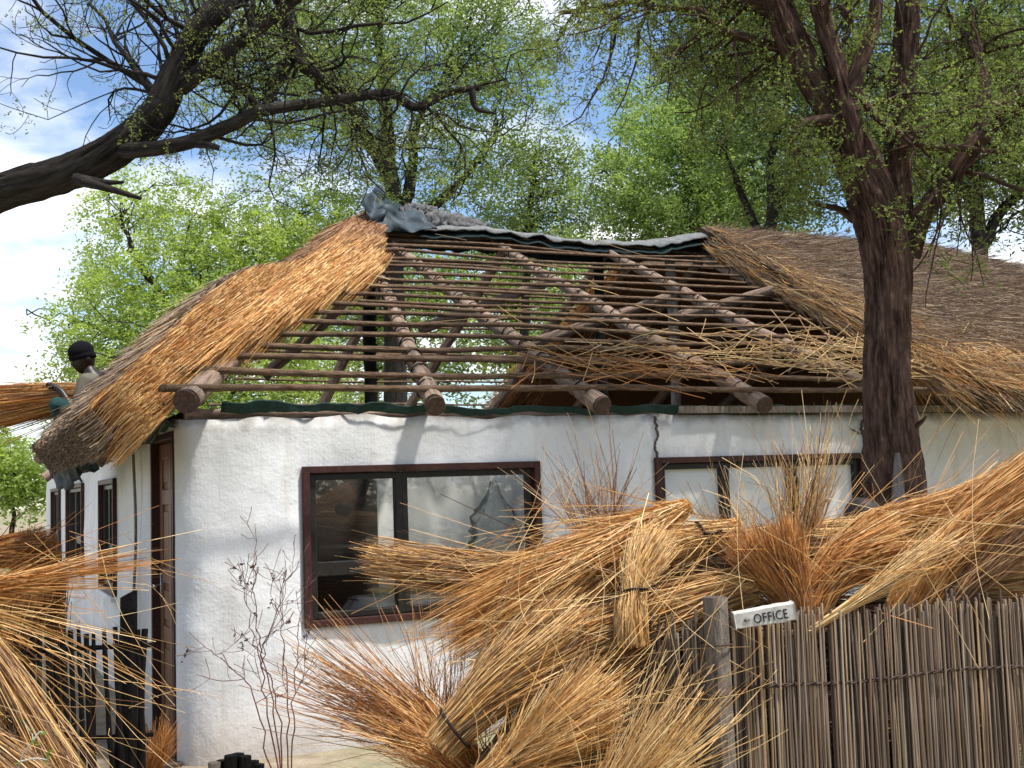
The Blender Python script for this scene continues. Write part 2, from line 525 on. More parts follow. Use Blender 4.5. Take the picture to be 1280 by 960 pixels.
# ================================================================== the setting
def ground():
    m = MB()
    n = 60
    g = np.concatenate([-np.geomspace(300, 1, n // 2), np.geomspace(1, 300, n // 2)])
    X, Y = np.meshgrid(g, g + 8, indexing='ij')
    Z = np.zeros_like(X)
    k = len(g)
    i, j = np.meshgrid(np.arange(k - 1), np.arange(k - 1), indexing='ij')
    a = i * k + j
    m.add(np.stack([X, Y, Z], -1).reshape(-1, 3), np.stack([a, a + k, a + k + 1, a + 1], -1).reshape(-1, 4))
    o = m.build('ground', MGROUND)
    tag(o, 'sandy ground with patches of short green grass', None, None, 'structure')
ground()

# ================================================================== the house
house = empty('thatched_house', W(0, 0, 0), 'white plastered house with its thatched roof half stripped to bare poles', 'house')
H_WALL = 2.15
OPEN_F = [(0.79, 2.48, 0.80, 1.815), (3.46, 5.41, 0.80, 1.82)]
OPEN_L = [(0.20, 1.16, -0.3, 2.07), (3.30, 4.50, 0.83, 1.83), (6.28, 8.40, 0.84, 1.84), (9.60, 11.1, 0.85, 1.83)]
def coords(a, b, step, marks):
    pts = sorted({a, b, *[x for x in marks if a < x < b]})
    out = [pts[0]]
    for p, q in zip(pts, pts[1:]):
        k = max(1, int(round((q - p) / step)))
        out += list(np.linspace(p, q, k + 1)[1:])
    return out
def walls():
    rc = 0.16
    vs = coords(rc, 12.4, 0.10, [x for o in OPEN_L for x in o[:2]])[::-1]
    us = coords(rc, 13.2, 0.055, [x for o in OPEN_F for x in o[:2]])
    zs = coords(-0.3, H_WALL, 0.055, [x for o in OPEN_F + OPEN_L for x in o[2:]])
    path = [('L', v, (0, v), (-1, 0)) for v in vs]
    for k in range(1, 8):
        a = math.pi + k * math.pi / 16
        path.append(('C', 0, (rc + rc * math.cos(a), rc + rc * math.sin(a)), (math.cos(a), math.sin(a))))
    path += [('F', u, (u, 0), (0, -1)) for u in us]
    V = []
    for kind, s, (u, v), (nu, nv) in path:
        for z in zs:
            d = 0.030 * fbm((u * 0.9 + 5, v * 0.9, z * 0.9), 2) + 0.011 * fbm((u * 3.2, v * 3.2 + 3, z * 3.2), 3)
            if kind == 'C':
                d += 0.02 * fbm((1.5, 0, z * 1.6), 2)
            ops = OPEN_L if kind == 'L' else OPEN_F if kind == 'F' else []
            near = min([max(o[0] - s, s - o[1], o[2] - z, z - o[3]) for o in ops] + [9])
            d *= min(1, max(0, near / 0.12))
            zt = z
            if z > H_WALL - 0.03:
                zt = z + 0.035 * fbm((u * 2.2 + 9, v * 2.2, 1), 3)
            p = W(u + nu * d, v + nv * d, zt)
            V.append(p)
    nzs = len(zs)
    Q = []
    for i in range(len(path) - 1):
        ka, kb = path[i], path[i + 1]
        for j in range(nzs - 1):
            zc = (zs[j] + zs[j + 1]) / 2
            skip = False
            if ka[0] == kb[0] and ka[0] in 'LF':
                sc_ = (ka[1] + kb[1]) / 2
                for o in (OPEN_L if ka[0] == 'L' else OPEN_F):
                    if o[0] < sc_ < o[1] and o[2] < zc < o[3]:
                        skip = True
            if not skip:
                a = i * nzs + j
                Q.append((a, a + nzs, a + nzs + 1, a + 1))
    m = MB().add(V, Q)
    o = m.build('wall', MPLASTER, house)
    s = o.modifiers.new('thickness', 'SOLIDIFY')
    s.thickness = 0.20
    s.offset = -1
    # plain walls out of sight: right end, back, partition and the lower rear wing
    m = MB().hbox(13.0, 13.2, 0.2, 8.95, -0.3, 2.15)
    m.build('end_wall', MPLASTER, house)
    MB().hbox(0.2, 13.2, 8.8, 8.99, -0.3, 2.15).build('back_wall', MPLASTER, house)
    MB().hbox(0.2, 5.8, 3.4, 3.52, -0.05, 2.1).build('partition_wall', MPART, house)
    MB().hbox(0.21, 5.0, 12.2, 12.4, -0.3, 2.15).build('rear_wing_wall', MPLASTER, house)
    MB().hbox(0.2, 12.99, 0.2, 8.8, -0.06, 0.02).build('floor', MMUD, house)
walls()

def cracks():
    rg = np.random.default_rng(4)
    def crack(pts, w):
        P = []
        for (u0, z0), (u1, z1) in zip(pts, pts[1:]):
            for t in np.linspace(0, 1, 7)[:-1]:
                P.append((u0 + (u1 - u0) * t + rg.normal() * 0.004, z0 + (z1 - z0) * t))
        P.append(pts[-1])
        V, Q = [], []
        for i, (u, z) in enumerate(P):
            ww = w * (0.45 + 0.8 * rg.random())
            V += [W(u - ww, -0.034, z), W(u + ww, -0.034, z), W(u + ww, 0.0, z), W(u - ww, 0.0, z)]
        for i in range(len(P) - 1):
            a = i * 4
            for k in range(4):
                Q.append((a + k, a + (k + 1) % 4, a + 4 + (k + 1) % 4, a + 4 + k))
        MB().add(V, Q).build('crack', MCRACK, house, False)
    crack([(3.47, 1.83), (3.45, 1.92), (3.48, 2.0), (3.46, 2.14)], 0.0024)
    crack([(5.42, 1.83), (5.44, 1.95), (5.41, 2.02), (5.43, 2.1)], 0.003)
    crack([(5.40, 1.98), (5.30, 2.03)], 0.002)
cracks()

# ---- windows and door
def frame_boxes(fn, a0, a1, z0, z1, w, d0, d1, sides='lrtb'):
    """butted frame bars; returns list of MB"""
    out = []
    def bar(aa, ab, za, zb):
        c = (fn(aa, d0, za) + fn(ab, d1, zb)) / 2
        ax = (fn(ab, d0, za) - fn(aa, d0, za)) / 2
        ay = (fn(aa, d1, za) - fn(aa, d0, za)) / 2
        az = (fn(aa, d0, zb) - fn(aa, d0, za)) / 2
        out.append(MB().box(c, ax, ay, az))
    bar(a0, a0 + w, z0, z1); bar(a1 - w, a1, z0, z1)
    bar(a0 + w, a1 - w, z1 - w, z1); bar(a0 + w, a1 - w, z0, z0 + w)
    return out
def joined(mbs):
    m = MB()
    for q in mbs:
        for V, Q in zip(q.V, q.Q):
            m.add(V, Q)
    return m
def bevel(o, w=0.004):
    b = o.modifiers.new('bevel', 'BEVEL')
    b.width = w; b.segments = 2; b.limit_method = 'ANGLE'
    return o
fF = lambda a, d, z: W(a, d, z)
fL = lambda a, d, z: W(d, a, z)
def window(fn, o, splits, label, transom=None, sill=False, pane=None):
    a0, a1, z0, z1 = o
    root = empty('window', fn((a0 + a1) / 2, 0, z0))
    root.parent = house; root.matrix_parent_inverse = parent_inv(house)
    root['label'] = label
    W0, W1 = 0.046, 0.044
    fr = bevel(joined(frame_boxes(fn, a0 - 0.012, a1 + 0.012, z0 - 0.012, z1 + 0.012, W0, -0.035, 0.13)).build('frame', MFRAME, root, False))
    b0, b1, y0, y1 = a0 + W0 - 0.010, a1 - W0 + 0.010, z0 + W0 - 0.010, z1 - W0 + 0.010
    edges = [b0] + [b0 + (b1 - b0) * s for s in splits] + [b1]
    for i, (p, q) in enumerate(zip(edges, edges[1:])):
        w = W1
        bevel(joined(frame_boxes(fn, p + 0.001, q - 0.001, y0, y1, w, 0.0 + 0.012 * (i % 2), 0.07)).build('sash', MSASH, root, False), 0.006)
        cells = [(y0 + w, y1 - w)]
        if transom and i in transom:
            zt = y0 + (y1 - y0) * transom[i]
            c = fn((p + q) / 2, 0.036, zt)
            hx = (fn(q - w, 0, 0) - fn(p + w, 0, 0)) / 2
            bevel(MB().box(c, hx, (fn(0, 0.03, 0) - fn(0, 0, 0)), Z1 * 0.045).build('transom', MSASH, root, False))
            cells = [(y0 + w, zt - 0.045), (zt + 0.045, y1 - w)]
        for (ca, cb) in cells:
            c = fn((p + q) / 2, 0.045, (ca + cb) / 2)
            hx = (fn(q - w + 0.004, 0, 0) - fn(p + w - 0.004, 0, 0)) / 2
            MB().box(c, hx, (fn(0, 0.002, 0) - fn(0, 0, 0)), Z1 * ((cb - ca) / 2 + 0.004)).build('pane', pane or MGLASS, root, False)
    if sill:
        c = fn((a0 + a1) / 2, 0.02, z0 - 0.035)
        bevel(MB().box(c, (fn(a1 + 0.02, 0, 0) - fn(a0 - 0.02, 0, 0)) / 2, fn(0, 0.075, 0) - fn(0, 0, 0), Z1 * 0.022).build('sill', MPLASTER, root, False))
    return root
window(fF, OPEN_F[0], [0.395], 'red-brown framed window with a see-through room behind', {0: 0.34})
window(fF, OPEN_F[1], [0.31, 0.65], 'red-brown framed window with whitened panes', pane=MWHITEP)
for o in OPEN_L[1:]:
    window(fL, o, [0.5], 'narrow dark side window', {0: 0.36}, True)
def door():
    v0, v1, z0, z1 = OPEN_L[0]
    z0 = 0.0
    root = empty('door', fL((v0 + v1) / 2, 0, 0))
    root.parent = house; root.matrix_parent_inverse = parent_inv(house)
    m = joined(frame_boxes(fL, v0 - 0.01, v1 + 0.01, z0 - 0.25, z1 + 0.01, 0.045, -0.012, 0.17))
    bevel(m.build('frame', MFRAME, root, False))
    a0, a1, y1 = v0 + 0.035, v1 - 0.035, z1 - 0.04
    y0 = 0.03
    d0, d1 = 0.045, 0.085
    st = 0.10
    bars = MB()
    def hb(m_, aa, ab, za, zb, da, db):
        m_.box((fL(aa, da, za) + fL(ab, db, zb)) / 2, (fL(ab, 0, 0) - fL(aa, 0, 0)) / 2, (fL(0, db, 0) - fL(0, da, 0)) / 2, Z1 * (zb - za) / 2)
    mid = (a0 + a1) / 2
    for aa, ab in ((a0, a0 + st), (a1 - st, a1), (mid - st / 2, mid + st / 2)):
        hb(bars, aa, ab, y0, y1, d0, d1)
    rows = [y0, 0.72, 1.12, 1.66, y1]
    for k, z in enumerate(rows):
        lo = max(y0, z - 0.055) if 0 < k < 4 else (y0 if k == 0 else y1 - 0.11)
        for aa, ab in ((a0 + st, mid - st / 2), (mid + st / 2, a1 - st)):
            hb(bars, aa, ab, lo, lo + 0.11, d0 + 0.002, d1)
    bevel(bars.build('leaf_frame', MDOOR, root, False), 0.008)
    for za, zb in zip(rows, rows[1:]):
        for aa, ab in ((a0 + st, mid - st / 2), (mid + st / 2, a1 - st)):
            p = MB()
            hb(p, aa - 0.005, ab + 0.005, za + 0.03, zb - 0.03, d0 + 0.018, d1 - 0.004)
            hb(p, aa + 0.045, ab - 0.045, za + 0.10, zb - 0.10, d0 + 0.006, d0 + 0.017)
            bevel(p.build('panel', MDOOR, root, False), 0.007)
    hd = MB()
    hb(hd, a1 - 0.075, a1 - 0.035, 0.93, 1.13, d0 - 0.008, d0 - 0.001)
    hd.tube([fL(a1 - 0.055, d0 - 0.008, 1.05), fL(a1 - 0.055, d0 - 0.05, 1.05), fL(a1 - 0.075, d0 - 0.055, 1.05), fL(a1 - 0.16, d0 - 0.055, 1.045)], 0.008, 8)
    hd.build('handle', MMETAL, root)
    MB().box(fL((v0 + v1) / 2, -0.15, -0.05), D1 * 0.62, D2 * 0.16, Z1 * 0.07).build('step', MMUD, root, False)
door()
MB().tube([W(-0.032 + 0.01 * math.sin(k), 1.86 + 0.012 * math.sin(k * 1.7), z) for k, z in enumerate(np.linspace(-0.1, 2.1, 12))], 0.012, 6).build('cable', MGREYW, house)

# ---- roof timbers
ZE, ZR, VR, VE = 2.22, 4.42, 4.5, -0.35
UA, UB = 2.75, 10.5                             # ends of the ridge
SF = (ZR - ZE) / (VR - VE)                      # slope of the front
def zf(v): return ZE + (v - VE) * SF
def front(u, t, lift=0.0):
    """point on the front slope, t from the eave (0) to the ridge (1)"""
    return W(u, VE + (VR - VE) * t, ZE + (ZR - ZE) * t + lift)
def back(u, t, lift=0.0):
    return W(u, 2 * VR - VE - (VR - VE) * t, ZE + (ZR - ZE) * t + lift)
rgp = np.random.default_rng(11)
def pole(name, P, r0, r1, material, parent, n=10, k=14, wob=0.012, knots=True):
    P = smooth_path(P, k)
    L = np.linalg.norm(P[-1] - P[0])
    for c in range(3):
        ph = rgp.random(2) * 9
        P[:, c] += wob * (np.sin(np.linspace(0, 2.6 * L, k) + ph[0]) * 0.6 + np.sin(np.linspace(0, 6.5 * L, k) + ph[1]) * 0.3)
    r = np.linspace(r0, r1, k) * (1 + 0.025 * rgp.normal(size=k))
    th = np.arange(n) * 2 * math.pi / n
    disp = 0.05 * np.sin(th * 2 + rgp.random() * 6)[None] + 0.02 * rgp.normal(size=(1, n)) + 0.015 * rgp.normal(size=(k, n))
    return MB().tube(P, r, n, True, None, disp).build(name, material, parent)
RAFT = [(1.56, 2.68), (2.80, 2.86), (4.17, 4.19), (5.50, 5.57), (6.72, 6.85), (8.1, 8.1), (9.4, 9.4), (10.6, 10.5)]
for i, (ue, ur) in enumerate(RAFT):
    e0 = W(ue, VE - 0.06, zf(VE - 0.06) - 0.0)
    rf = pole('rafter', [e0, front((ue + ur) / 2, 0.5, -0.02), front(ur, 0.985)], 0.070, 0.047, MPOLE, house, 14, 26, 0.010)
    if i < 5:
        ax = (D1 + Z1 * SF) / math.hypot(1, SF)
        MB().tube([e0 - ax * 0.016, e0 - ax * 0.0025], [0.066, 0.0665], 14).build('shaded_cut_end', MENDSHADE, rf)  # added dark disc: end grain plus painted shade, as the sun strikes this end
    if i < 5:                                   # bark or wire rings that tie the sticks on
        for t in np.linspace(0.05, 0.95, 15):
            p = front(ue + (ur - ue) * t, t)
            rr = 0.0725 - 0.022 * t
            a = np.linspace(0, 2 * math.pi, 11)
            up = np.array([0, 0, 1.0]) - D1 * SF; up /= np.linalg.norm(up)
            tilt = (D1 + Z1 * SF) * 0.3
            ring = p + rr * (np.cos(a)[:, None] * D2 + np.sin(a)[:, None] * up) + (np.cos(a) * 0.02)[:, None] * tilt
            MB().tube(ring, 0.006, 5, False).build('tie', MTIE, rf)
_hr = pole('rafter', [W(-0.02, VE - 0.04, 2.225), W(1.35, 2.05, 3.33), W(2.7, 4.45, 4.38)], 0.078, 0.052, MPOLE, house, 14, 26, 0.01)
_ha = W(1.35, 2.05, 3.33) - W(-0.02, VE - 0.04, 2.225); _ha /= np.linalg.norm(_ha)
MB().tube([W(-0.02, VE - 0.04, 2.225) - _ha * 0.018, W(-0.02, VE - 0.04, 2.225) - _ha * 0.003], [0.074, 0.0745], 14).build('shaded_cut_end', MENDSHADE, _hr)  # same added disc on the hip rafter, end grain and shade in one colour
for u in (3.2, 4.45, 5.75, 7.1, 8.4, 9.7):
    pole('back_rafter', [back(u, 0), back(u - 0.05, 0.98, -0.02)], 0.07, 0.055, MPOLE, house, 10, 14)
pole('back_rafter', [W(-0.3, 9.3, 2.22), W(2.7, 4.55, 4.38)], 0.08, 0.06, MPOLE, house, 10, 14)
for v in (1.6, 3.0, 4.5, 6.0, 7.5):
    t = 1 - abs(v - VR) / (VR - VE)
    pole('side_rafter', [W(-0.34, v, 1.93), W(-0.35 + 3.05 * t * 0.97, v, 1.93 + 2.36 * t * 0.97)], 0.06, 0.05, MPOLE, house, 10, 8)
pole('ridge_pole', [W(UA - 0.1, VR, ZR - 0.02), W(6.6, VR, ZR - 0.06), W(UB + 0.1, VR, ZR)], 0.06, 0.06, MSTICK, house, 12, 26)
# laths: thin uneven sticks tied across the rafters
ru = [0.0] + [r[0] for r in RAFT]
NB = 18
for k in range(NB):
    t = (k + 0.15) / (NB - 0.4) * 0.985
    uh = -0.05 + (2.70 + 0.05) * t
    us = [uh - (0.02 if k < 4 else 0.10) - 0.10 * rgp.random()] + [a + (b - a) * t for a, b in [(-0.02, 2.7)] + RAFT[:5]] + [7.5]
    us = sorted(us)
    P = []
    for u in us:
        if P and u - P[-1][1] < 0.06:
            continue
        P.append((front(u, t, 0.080 - 0.022 * t + 0.012 * rgp.normal()) + D1 * 0.025 * rgp.normal(), u))
    r0 = 0.024 if k < 3 else 0.017 + 0.006 * rgp.random()
    pole('lath', [p for p, _ in P], r0, r0 * 0.72, MSTICK, house, 8, 54, 0.007)
    if k in (2, 7, 9, 12):                       # doubled where two sticks overlap
        pole('lath', [front(u, t + 0.014, 0.085 - 0.02 * t) for u in (us[2] - 0.3, us[3] + 0.2, us[3] + 0.9)], 0.016, 0.012, MSTICK, house, 7, 24, 0.01)
for k in range(7):
    t = 0.12 + k * 0.13
    pole('back_lath', [back(1.3 + 1.6 * t, t, 0.07), back(4, t, 0.06 + 0.02 * rgp.normal()), back(6.3, t, 0.07)], 0.018, 0.014, MSTICK, house, 7, 26, 0.01)
for k in range(9):
    t = 0.05 + k * 0.105
    v0, v1 = VE + (VR - VE) * t, 2 * VR - VE - (VR - VE) * t
    pole('side_lath', [W(-0.35 + 3.1 * t, v0 + 0.25, 1.99 + 2.36 * t), W(-0.35 + 3.1 * t, v1, 1.99 + 2.36 * t)], 0.018, 0.014, MSTICK, house, 7, 12, 0.008)
# posts, wall plate, braces
pole('post', [W(2.72, 4.5, 0), W(2.74, 4.5, 4.36)], 0.075, 0.07, MDARKW, house, 10, 10)
pole('post', [W(5.55, 4.5, 0), W(5.55, 4.5, 4.36)], 0.07, 0.06, MDARKW, house, 10, 10)
pole('post', [W(6.55, 4.5, 0), W(6.55, 4.5, 4.36)], 0.07, 0.065, MGREYW, house, 10, 10)
pole('wall_plate', [W(0.05, 0.10, H_WALL + 0.025), W(4, 0.10, H_WALL + 0.01), W(13.1, 0.10, H_WALL + 0.01)], 0.045, 0.045, MPOLE, house, 10, 40, 0.008)
pole('wall_plate', [W(0.10, 0.05, H_WALL + 0.03), W(0.10, 8.9, H_WALL + 0.03)], 0.045, 0.045, MPOLE, house, 10, 30, 0.008)
pole('wall_plate', [W(0.1, 8.9, H_WALL + 0.03), W(13, 8.9, H_WALL + 0.03)], 0.045, 0.045, MPOLE, house, 8, 20, 0.008)
for a, b in (((524, 411, 13.6), (690, 352, 13.2)), ((640, 437, 12.4), (835, 372, 12.9)), ((840, 400, 12.4), (965, 362, 12.4)), ((330, 470, 12.3), (470, 345, 12.4))):
    pole('brace', [at(*a), at(*b)], 0.062, 0.05, MPOLE, house, 10, 10)
# dark green net and a rough board left lying on the wall head
def ribbon(name, P0, P1, material, amp=0.02, k=60, seed=0, th=0.006):
    """sheet strip between two polylines with crumples"""
    P0, P1 = smooth_path(P0, k), smooth_path(P1, k)
    rows = 7
    V = []
    for i in range(k):
        for j in range(rows):
            p = P0[i] + (P1[i] - P0[i]) * j / (rows - 1)
            q = p * 5 + seed
            V.append(p + amp * np.array([fbm(q, 3), fbm(q + 7, 3), fbm(q + 13, 3)]))
    Q = [(i * rows + j, (i + 1) * rows + j, (i + 1) * rows + j + 1, i * rows + j + 1) for i in range(k - 1) for j in range(rows - 1)]
    o = MB().add(V, Q).build(name, material, house)
    s = o.modifiers.new('thickness', 'SOLIDIFY'); s.thickness = th
    return o
ribbon('net_strip', [W(0.25, -0.03, 2.25), W(2, -0.045, 2.215), W(4, -0.04, 2.215), W(6.6, -0.04, 2.22)],
       [W(0.25, 0.0, 2.19), W(2, -0.035, 2.165), W(4, -0.035, 2.165), W(6.6, -0.035, 2.165)], MNET, 0.028, 120, 3)
MB().box(W(5.1, -0.01, 2.185), D2 * 1.45, D1 * 0.055, Z1 * 0.026).build('board', MGREYW, house, False)
ribbon('net_strip', [W(-0.12, -0.1, 2.22), W(-0.30, 0.5, 2.16), W(-0.40, 1.2, 2.08)], [W(-0.02, 0.02, 2.10), W(-0.12, 0.5, 2.02), W(-0.25, 1.2, 1.98)], MNET, 0.06, 40, 8)
ribbon('eave_sheet', [W(-0.45, 1.4, 2.05), W(-0.5, 2.4, 2.02), W(-0.5, 3.6, 2.0)], [W(-0.16, 1.4, 1.99), W(-0.20, 2.4, 1.93), W(-0.26, 3.7, 1.84)], MTARP, 0.09, 40, 21)
ribbon('eave_sheet', [W(-0.42, 2.7, 2.0), W(-0.5, 3.1, 1.98), W(-0.55, 3.6, 1.95)], [W(-0.36, 2.8, 1.82), W(-0.42, 3.2, 1.74), W(-0.5, 3.6, 1.84)], MTARP2, 0.06, 30, 31)

# ---- ridge cap, cement and tarpaulin
def ridge_pt(x, y, v=VR):
    return onplane(x, y, W(0, v, 0), D1)
capc = smooth_path([ridge_pt(*p) for p in ((512, 281), (560, 283), (600, 283), (650, 290), (700, 297), (745, 301), (790, 302), (830, 298), (870, 291), (900, 290))], 70)
def capstrip(c, half, drop, th, name, material, amp):
    rows = 9
    V = []
    for i, p in enumerate(c):
        for j in range(rows):
            s = (j / (rows - 1) - 0.5) * 2
            q = p + D1 * half * s - Z1 * (drop * abs(s) ** 1.5)
            if abs(s) > 0.9:
                q = q - Z1 * 0.03 * (fbm((i * 0.35, s, 2), 2) + 0.4)
            V.append(q + amp * np.array([0, 0, fbm(q * 4, 3)]))
    k = len(c)
    Q = [(i * rows + j, (i + 1) * rows + j, (i + 1) * rows + j + 1, i * rows + j + 1) for i in range(k - 1) for j in range(rows - 1)]
    o = MB().add(V, Q).build(name, material, house)
    s = o.modifiers.new('thickness', 'SOLIDIFY'); s.thickness = th; s.offset = -1
capstrip(capc, 0.32, 0.10, 0.016, 'ridge_cap', MCEM, 0.03)
capstrip(capc - Z1 * 0.06, 0.33, 0.13, 0.012, 'ridge_lining', MTARP, 0.03)
lc = smooth_path([W(10.7, VR, 4.66), W(9, VR, 4.71), W(7.2, VR, 4.70)], 30)
capstrip(lc, 0.22, 0.07, 0.02, 'ridge_cap', MCEM, 0.02)
def lumps(px, name, material, r, seed):
    P = smooth_path([ridge_pt(*p) for p in px], 44)
    n = 36
    k = len(P)
    th = np.arange(n) * 2 * math.pi / n
    rr = r * np.sin(np.linspace(0.35, math.pi - 0.35, k)) ** 0.5
    d = np.zeros((k, n))
    for i in range(k):
        for j in range(n):
            q = Vector((P[i][0] * 14 + seed, math.cos(th[j]) * 2.8, math.sin(th[j]) * 2.2 + P[i][2]))
            c = mnoise.voronoi(q * 1.2)[0]
            d[i, j] = 0.75 * (0.5 - c[0]) + 0.3 * fbm(q * 2, 3)
    MB().tube(P, rr, n, True, None, d).build(name, material, house)
lumps([(492, 278), (520, 277), (550, 283), (585, 289), (610, 290)], 'ridge_rubble', MCEMD, 0.16, 3)
lumps([(500, 266), (525, 265), (552, 270)], 'ridge_rubble', MCEMD, 0.09, 9)
def tarp(corners, name, material, amp, seed, v=VR - 0.25, depth=0.12, n=22):
    """crumpled sheet over a pixel quadrilateral standing at the ridge"""
    c = [ridge_pt(x, y, vv) for (x, y, vv) in corners]
    V = []
    for i in range(n):
        for j in range(n):
            a, b = i / (n - 1), j / (n - 1)
            p = (c[0] * (1 - a) + c[1] * a) * (1 - b) + (c[3] * (1 - a) + c[2] * a) * b
            q = p * 3.2 + seed
            w = math.sin((a * 2.2 + b * 1.1) * 3 + seed) * 0.3 + fbm(q, 3)
            V.append(p - D1 * amp * w + Z1 * amp * 0.5 * fbm(q + 5, 2) + D2 * amp * 0.4 * fbm(q + 11, 2))
    Q = [(i * n + j, (i + 1) * n + j, (i + 1) * n + j + 1, i * n + j + 1) for i in range(n - 1) for j in range(n - 1)]
    o = MB().add(V, Q).build(name, material, house)
    s = o.modifiers.new('thickness', 'SOLIDIFY'); s.thickness = 0.008
tarp([(450, 246, 4.0), (474, 238, 4.3), (484, 262, 4.0), (462, 288, 3.9)], 'tarpaulin', MTARP2, 0.14, 1)
tarp([(464, 262, 3.9), (520, 262, 4.3), (548, 290, 3.95), (470, 288, 3.85)], 'tarpaulin', MTARP2, 0.13, 5)
tarp([(450, 252, 4.3), (476, 244, 4.7), (560, 282, 4.6), (480, 292, 4.1)], 'tarpaulin', MTARP, 0.08, 9)

# ---- thatch
def slab(corner_fn, na, nb, th, name, material, up, rough=0.03, matu=None):
    """closed thick sheet: corner_fn(a,b) -> point on the laths; up = unit vector of the thickness"""
    top = np.array([[corner_fn(a, b) for b in np.linspace(0, 1, nb)] for a in np.linspace(0, 1, na)])
    N = np.array([[fbm(p * 1.3, 3) * rough * 2 + fbm(p * 6, 2) * rough * 0.5 for p in row] for row in top])
    T = top + up * th + N[..., None] * up
    idx = np.arange(na * nb).reshape(na, nb)
    def q(g):
        return np.stack([g[:-1, :-1], g[1:, :-1], g[1:, 1:], g[:-1, 1:]], -1).reshape(-1, 4)
    n0 = na * nb
    Q = list(q(idx)) + list(q(idx)[:, ::-1] + n0)
    ring = list(idx[0, :]) + list(idx[1:, -1]) + list(idx[-1, -2::-1]) + list(idx[-2:0:-1, 0])
    for a, b in zip(ring, ring[1:] + ring[:1]):
        Q.append((a, a + n0, b + n0, b))
    o = MB().add(np.concatenate([T.reshape(-1, 3), top.reshape(-1, 3)]), Q).build(name, material, house)
    if matu is not None:
        o.data.materials.append(matu)
        nq = (na - 1) * (nb - 1)
        mi = np.zeros(len(o.data.polygons), np.int32); mi[nq:2 * nq] = 1
        o.data.polygons.foreach_set('material_index', mi)
    return o
def lerp(a, b, t): return a + (b - a) * t
upF = Z1 - D1 * SF; upF /= np.linalg.norm(upF)
upB = Z1 + D1 * SF; upB /= np.linalg.norm(upB)
dnF = -(D1 + Z1 * SF); dnF /= np.linalg.norm(dnF)       # straight down the front slope
def rthatch(a, b):                                        # a along u, b up the slope
    t = -0.09 + 1.10 * b
    u0 = lerp(5.95, 6.98, b) + 0.05 * math.sin(b * 17); u1 = lerp(14.0, 10.5, b)
    return front(lerp(u0, u1, a), t, 0.10)
slab(rthatch, 60, 36, 0.20, 'thatch', MTHATCH, upF, 0.035, MUNDER)
def bthatch(a, b):
    return back(lerp(lerp(5.9, 6.3, b), lerp(14.0, 10.5, b), a), -0.09 + 1.01 * b, 0.08)
slab(bthatch, 24, 16, 0.22, 'thatch', MTHATCH, upB, 0.03, MUNDER)
upRt = Z1 + D2 * 0.71; upRt /= np.linalg.norm(upRt)
slab(lambda a, b: W(lerp(14.0, 10.5, b), lerp(lerp(-0.8, 9.8, a), VR, b), 2.1 + 2.42 * b), 20, 14, 0.2, 'thatch', MTHATCH, upRt, 0.03, MUNDER)
slab(lambda a, b: W(lerp(0.03, 5.2, a), lerp(8.9, 12.5, b), lerp(2.45, 2.2, b)), 14, 10, 0.12, 'thatch', MTHATCH, Z1, 0.02)

rg = np.random.default_rng(21)
def lay(pts, dirs, length, up, lift, pal, r, seed, droop=0.0, K=3, n=3, jit=0.12, taper=0.5):
    """short straws starting at pts, running along dirs"""
    rr = np.random.default_rng(seed)
    N = len(pts)
    d = dirs + jit * rr.normal(size=(N, 3))
    d /= np.linalg.norm(d, axis=1)[:, None]
    L = length if np.ndim(length) else np.full(N, length)
    s = np.linspace(0, 1, K)
    P = pts[:, None] + d[:, None] * (L[:, None] * s[None])[..., None]
    P = P + up * (lift[:, None] if np.ndim(lift) else lift)[..., None] if np.ndim(lift) else P + up * lift
    P[..., 2] -= droop * (s ** 2)[None]
    return P, pick(pal, N, rr)
# weathered straw ends over the right-hand thatch
m = MB()
N = 26000
A, B = rg.random(N), rg.random(N) ** 0.9
t = -0.09 + 1.10 * B
u0 = lerp(5.95, 6.98, B); u1 = lerp(14.0, 10.5, B)
U = u0 + (u1 - u0) * A ** 1.25
pts = WA(U, VE + (VR - VE) * t, ZE + (ZR - ZE) * t + 0.10) + upF * (0.19 + 0.05 * rg.random(N))[:, None]
P, c = lay(pts, np.broadcast_to(dnF, (N, 3)) + upF * 0.10, 0.16 + 0.30 * rg.random(N), upF, 0.0, 'weather', 0, 1, 0.01, 2, 3, 0.20)
g = pick('gold', N, rg)
w = (1 / (1 + np.exp((B - 0.10) * 16)))[:, None] * (rg.random((N, 1)) < 0.8)
c = c * (1 - w) + g * w
m.strands(P, 0.003, c, 2, 2)
# long golden straws along the torn edge and the eave
N = 3600
B = rg.random(N)
t = 0.0 + 1.0 * B
off = rg.random(N) ** 1.6 * 0.55
U = lerp(5.95, 6.98, B) + off - 0.12 + 0.1 * rg.random(N)
pts = WA(U, VE + (VR - VE) * t, ZE + (ZR - ZE) * t + 0.10) + upF * (0.02 + 0.25 * rg.random(N) * np.clip(off / 0.1 + 0.3, 0, 1))[:, None]
P, c = lay(pts, np.broadcast_to(dnF - D2 * 0.10 + upF * 0.03, (N, 3)), 0.4 + 0.5 * rg.random(N), upF, 0.0, 'gold', 0, 3, 0.05, 3, 3, 0.10)
wk = rg.random(N) < 0.45
c[wk] = pick('weather', int(wk.sum()), rg)
m.strands(P, 0.0028, c, 3, 3)
N = 3600
A = rg.random(N)
U = lerp(5.9, 12.5, A ** 1.2)
pts = WA(U, VE - 0.02 + 0.5 * rg.random(N), ZE + 0.14) + upF * (0.26 * rg.random(N))[:, None] + dnF * -0.05
pts[:, 2] += 0.10 * rg.random(N)
P, c = lay(pts, np.broadcast_to(dnF - Z1 * 0.05, (N, 3)), 0.12 + 0.22 * rg.random(N), upF, 0.0, 'gold', 0, 4, 0.06, 3, 3, 0.22)
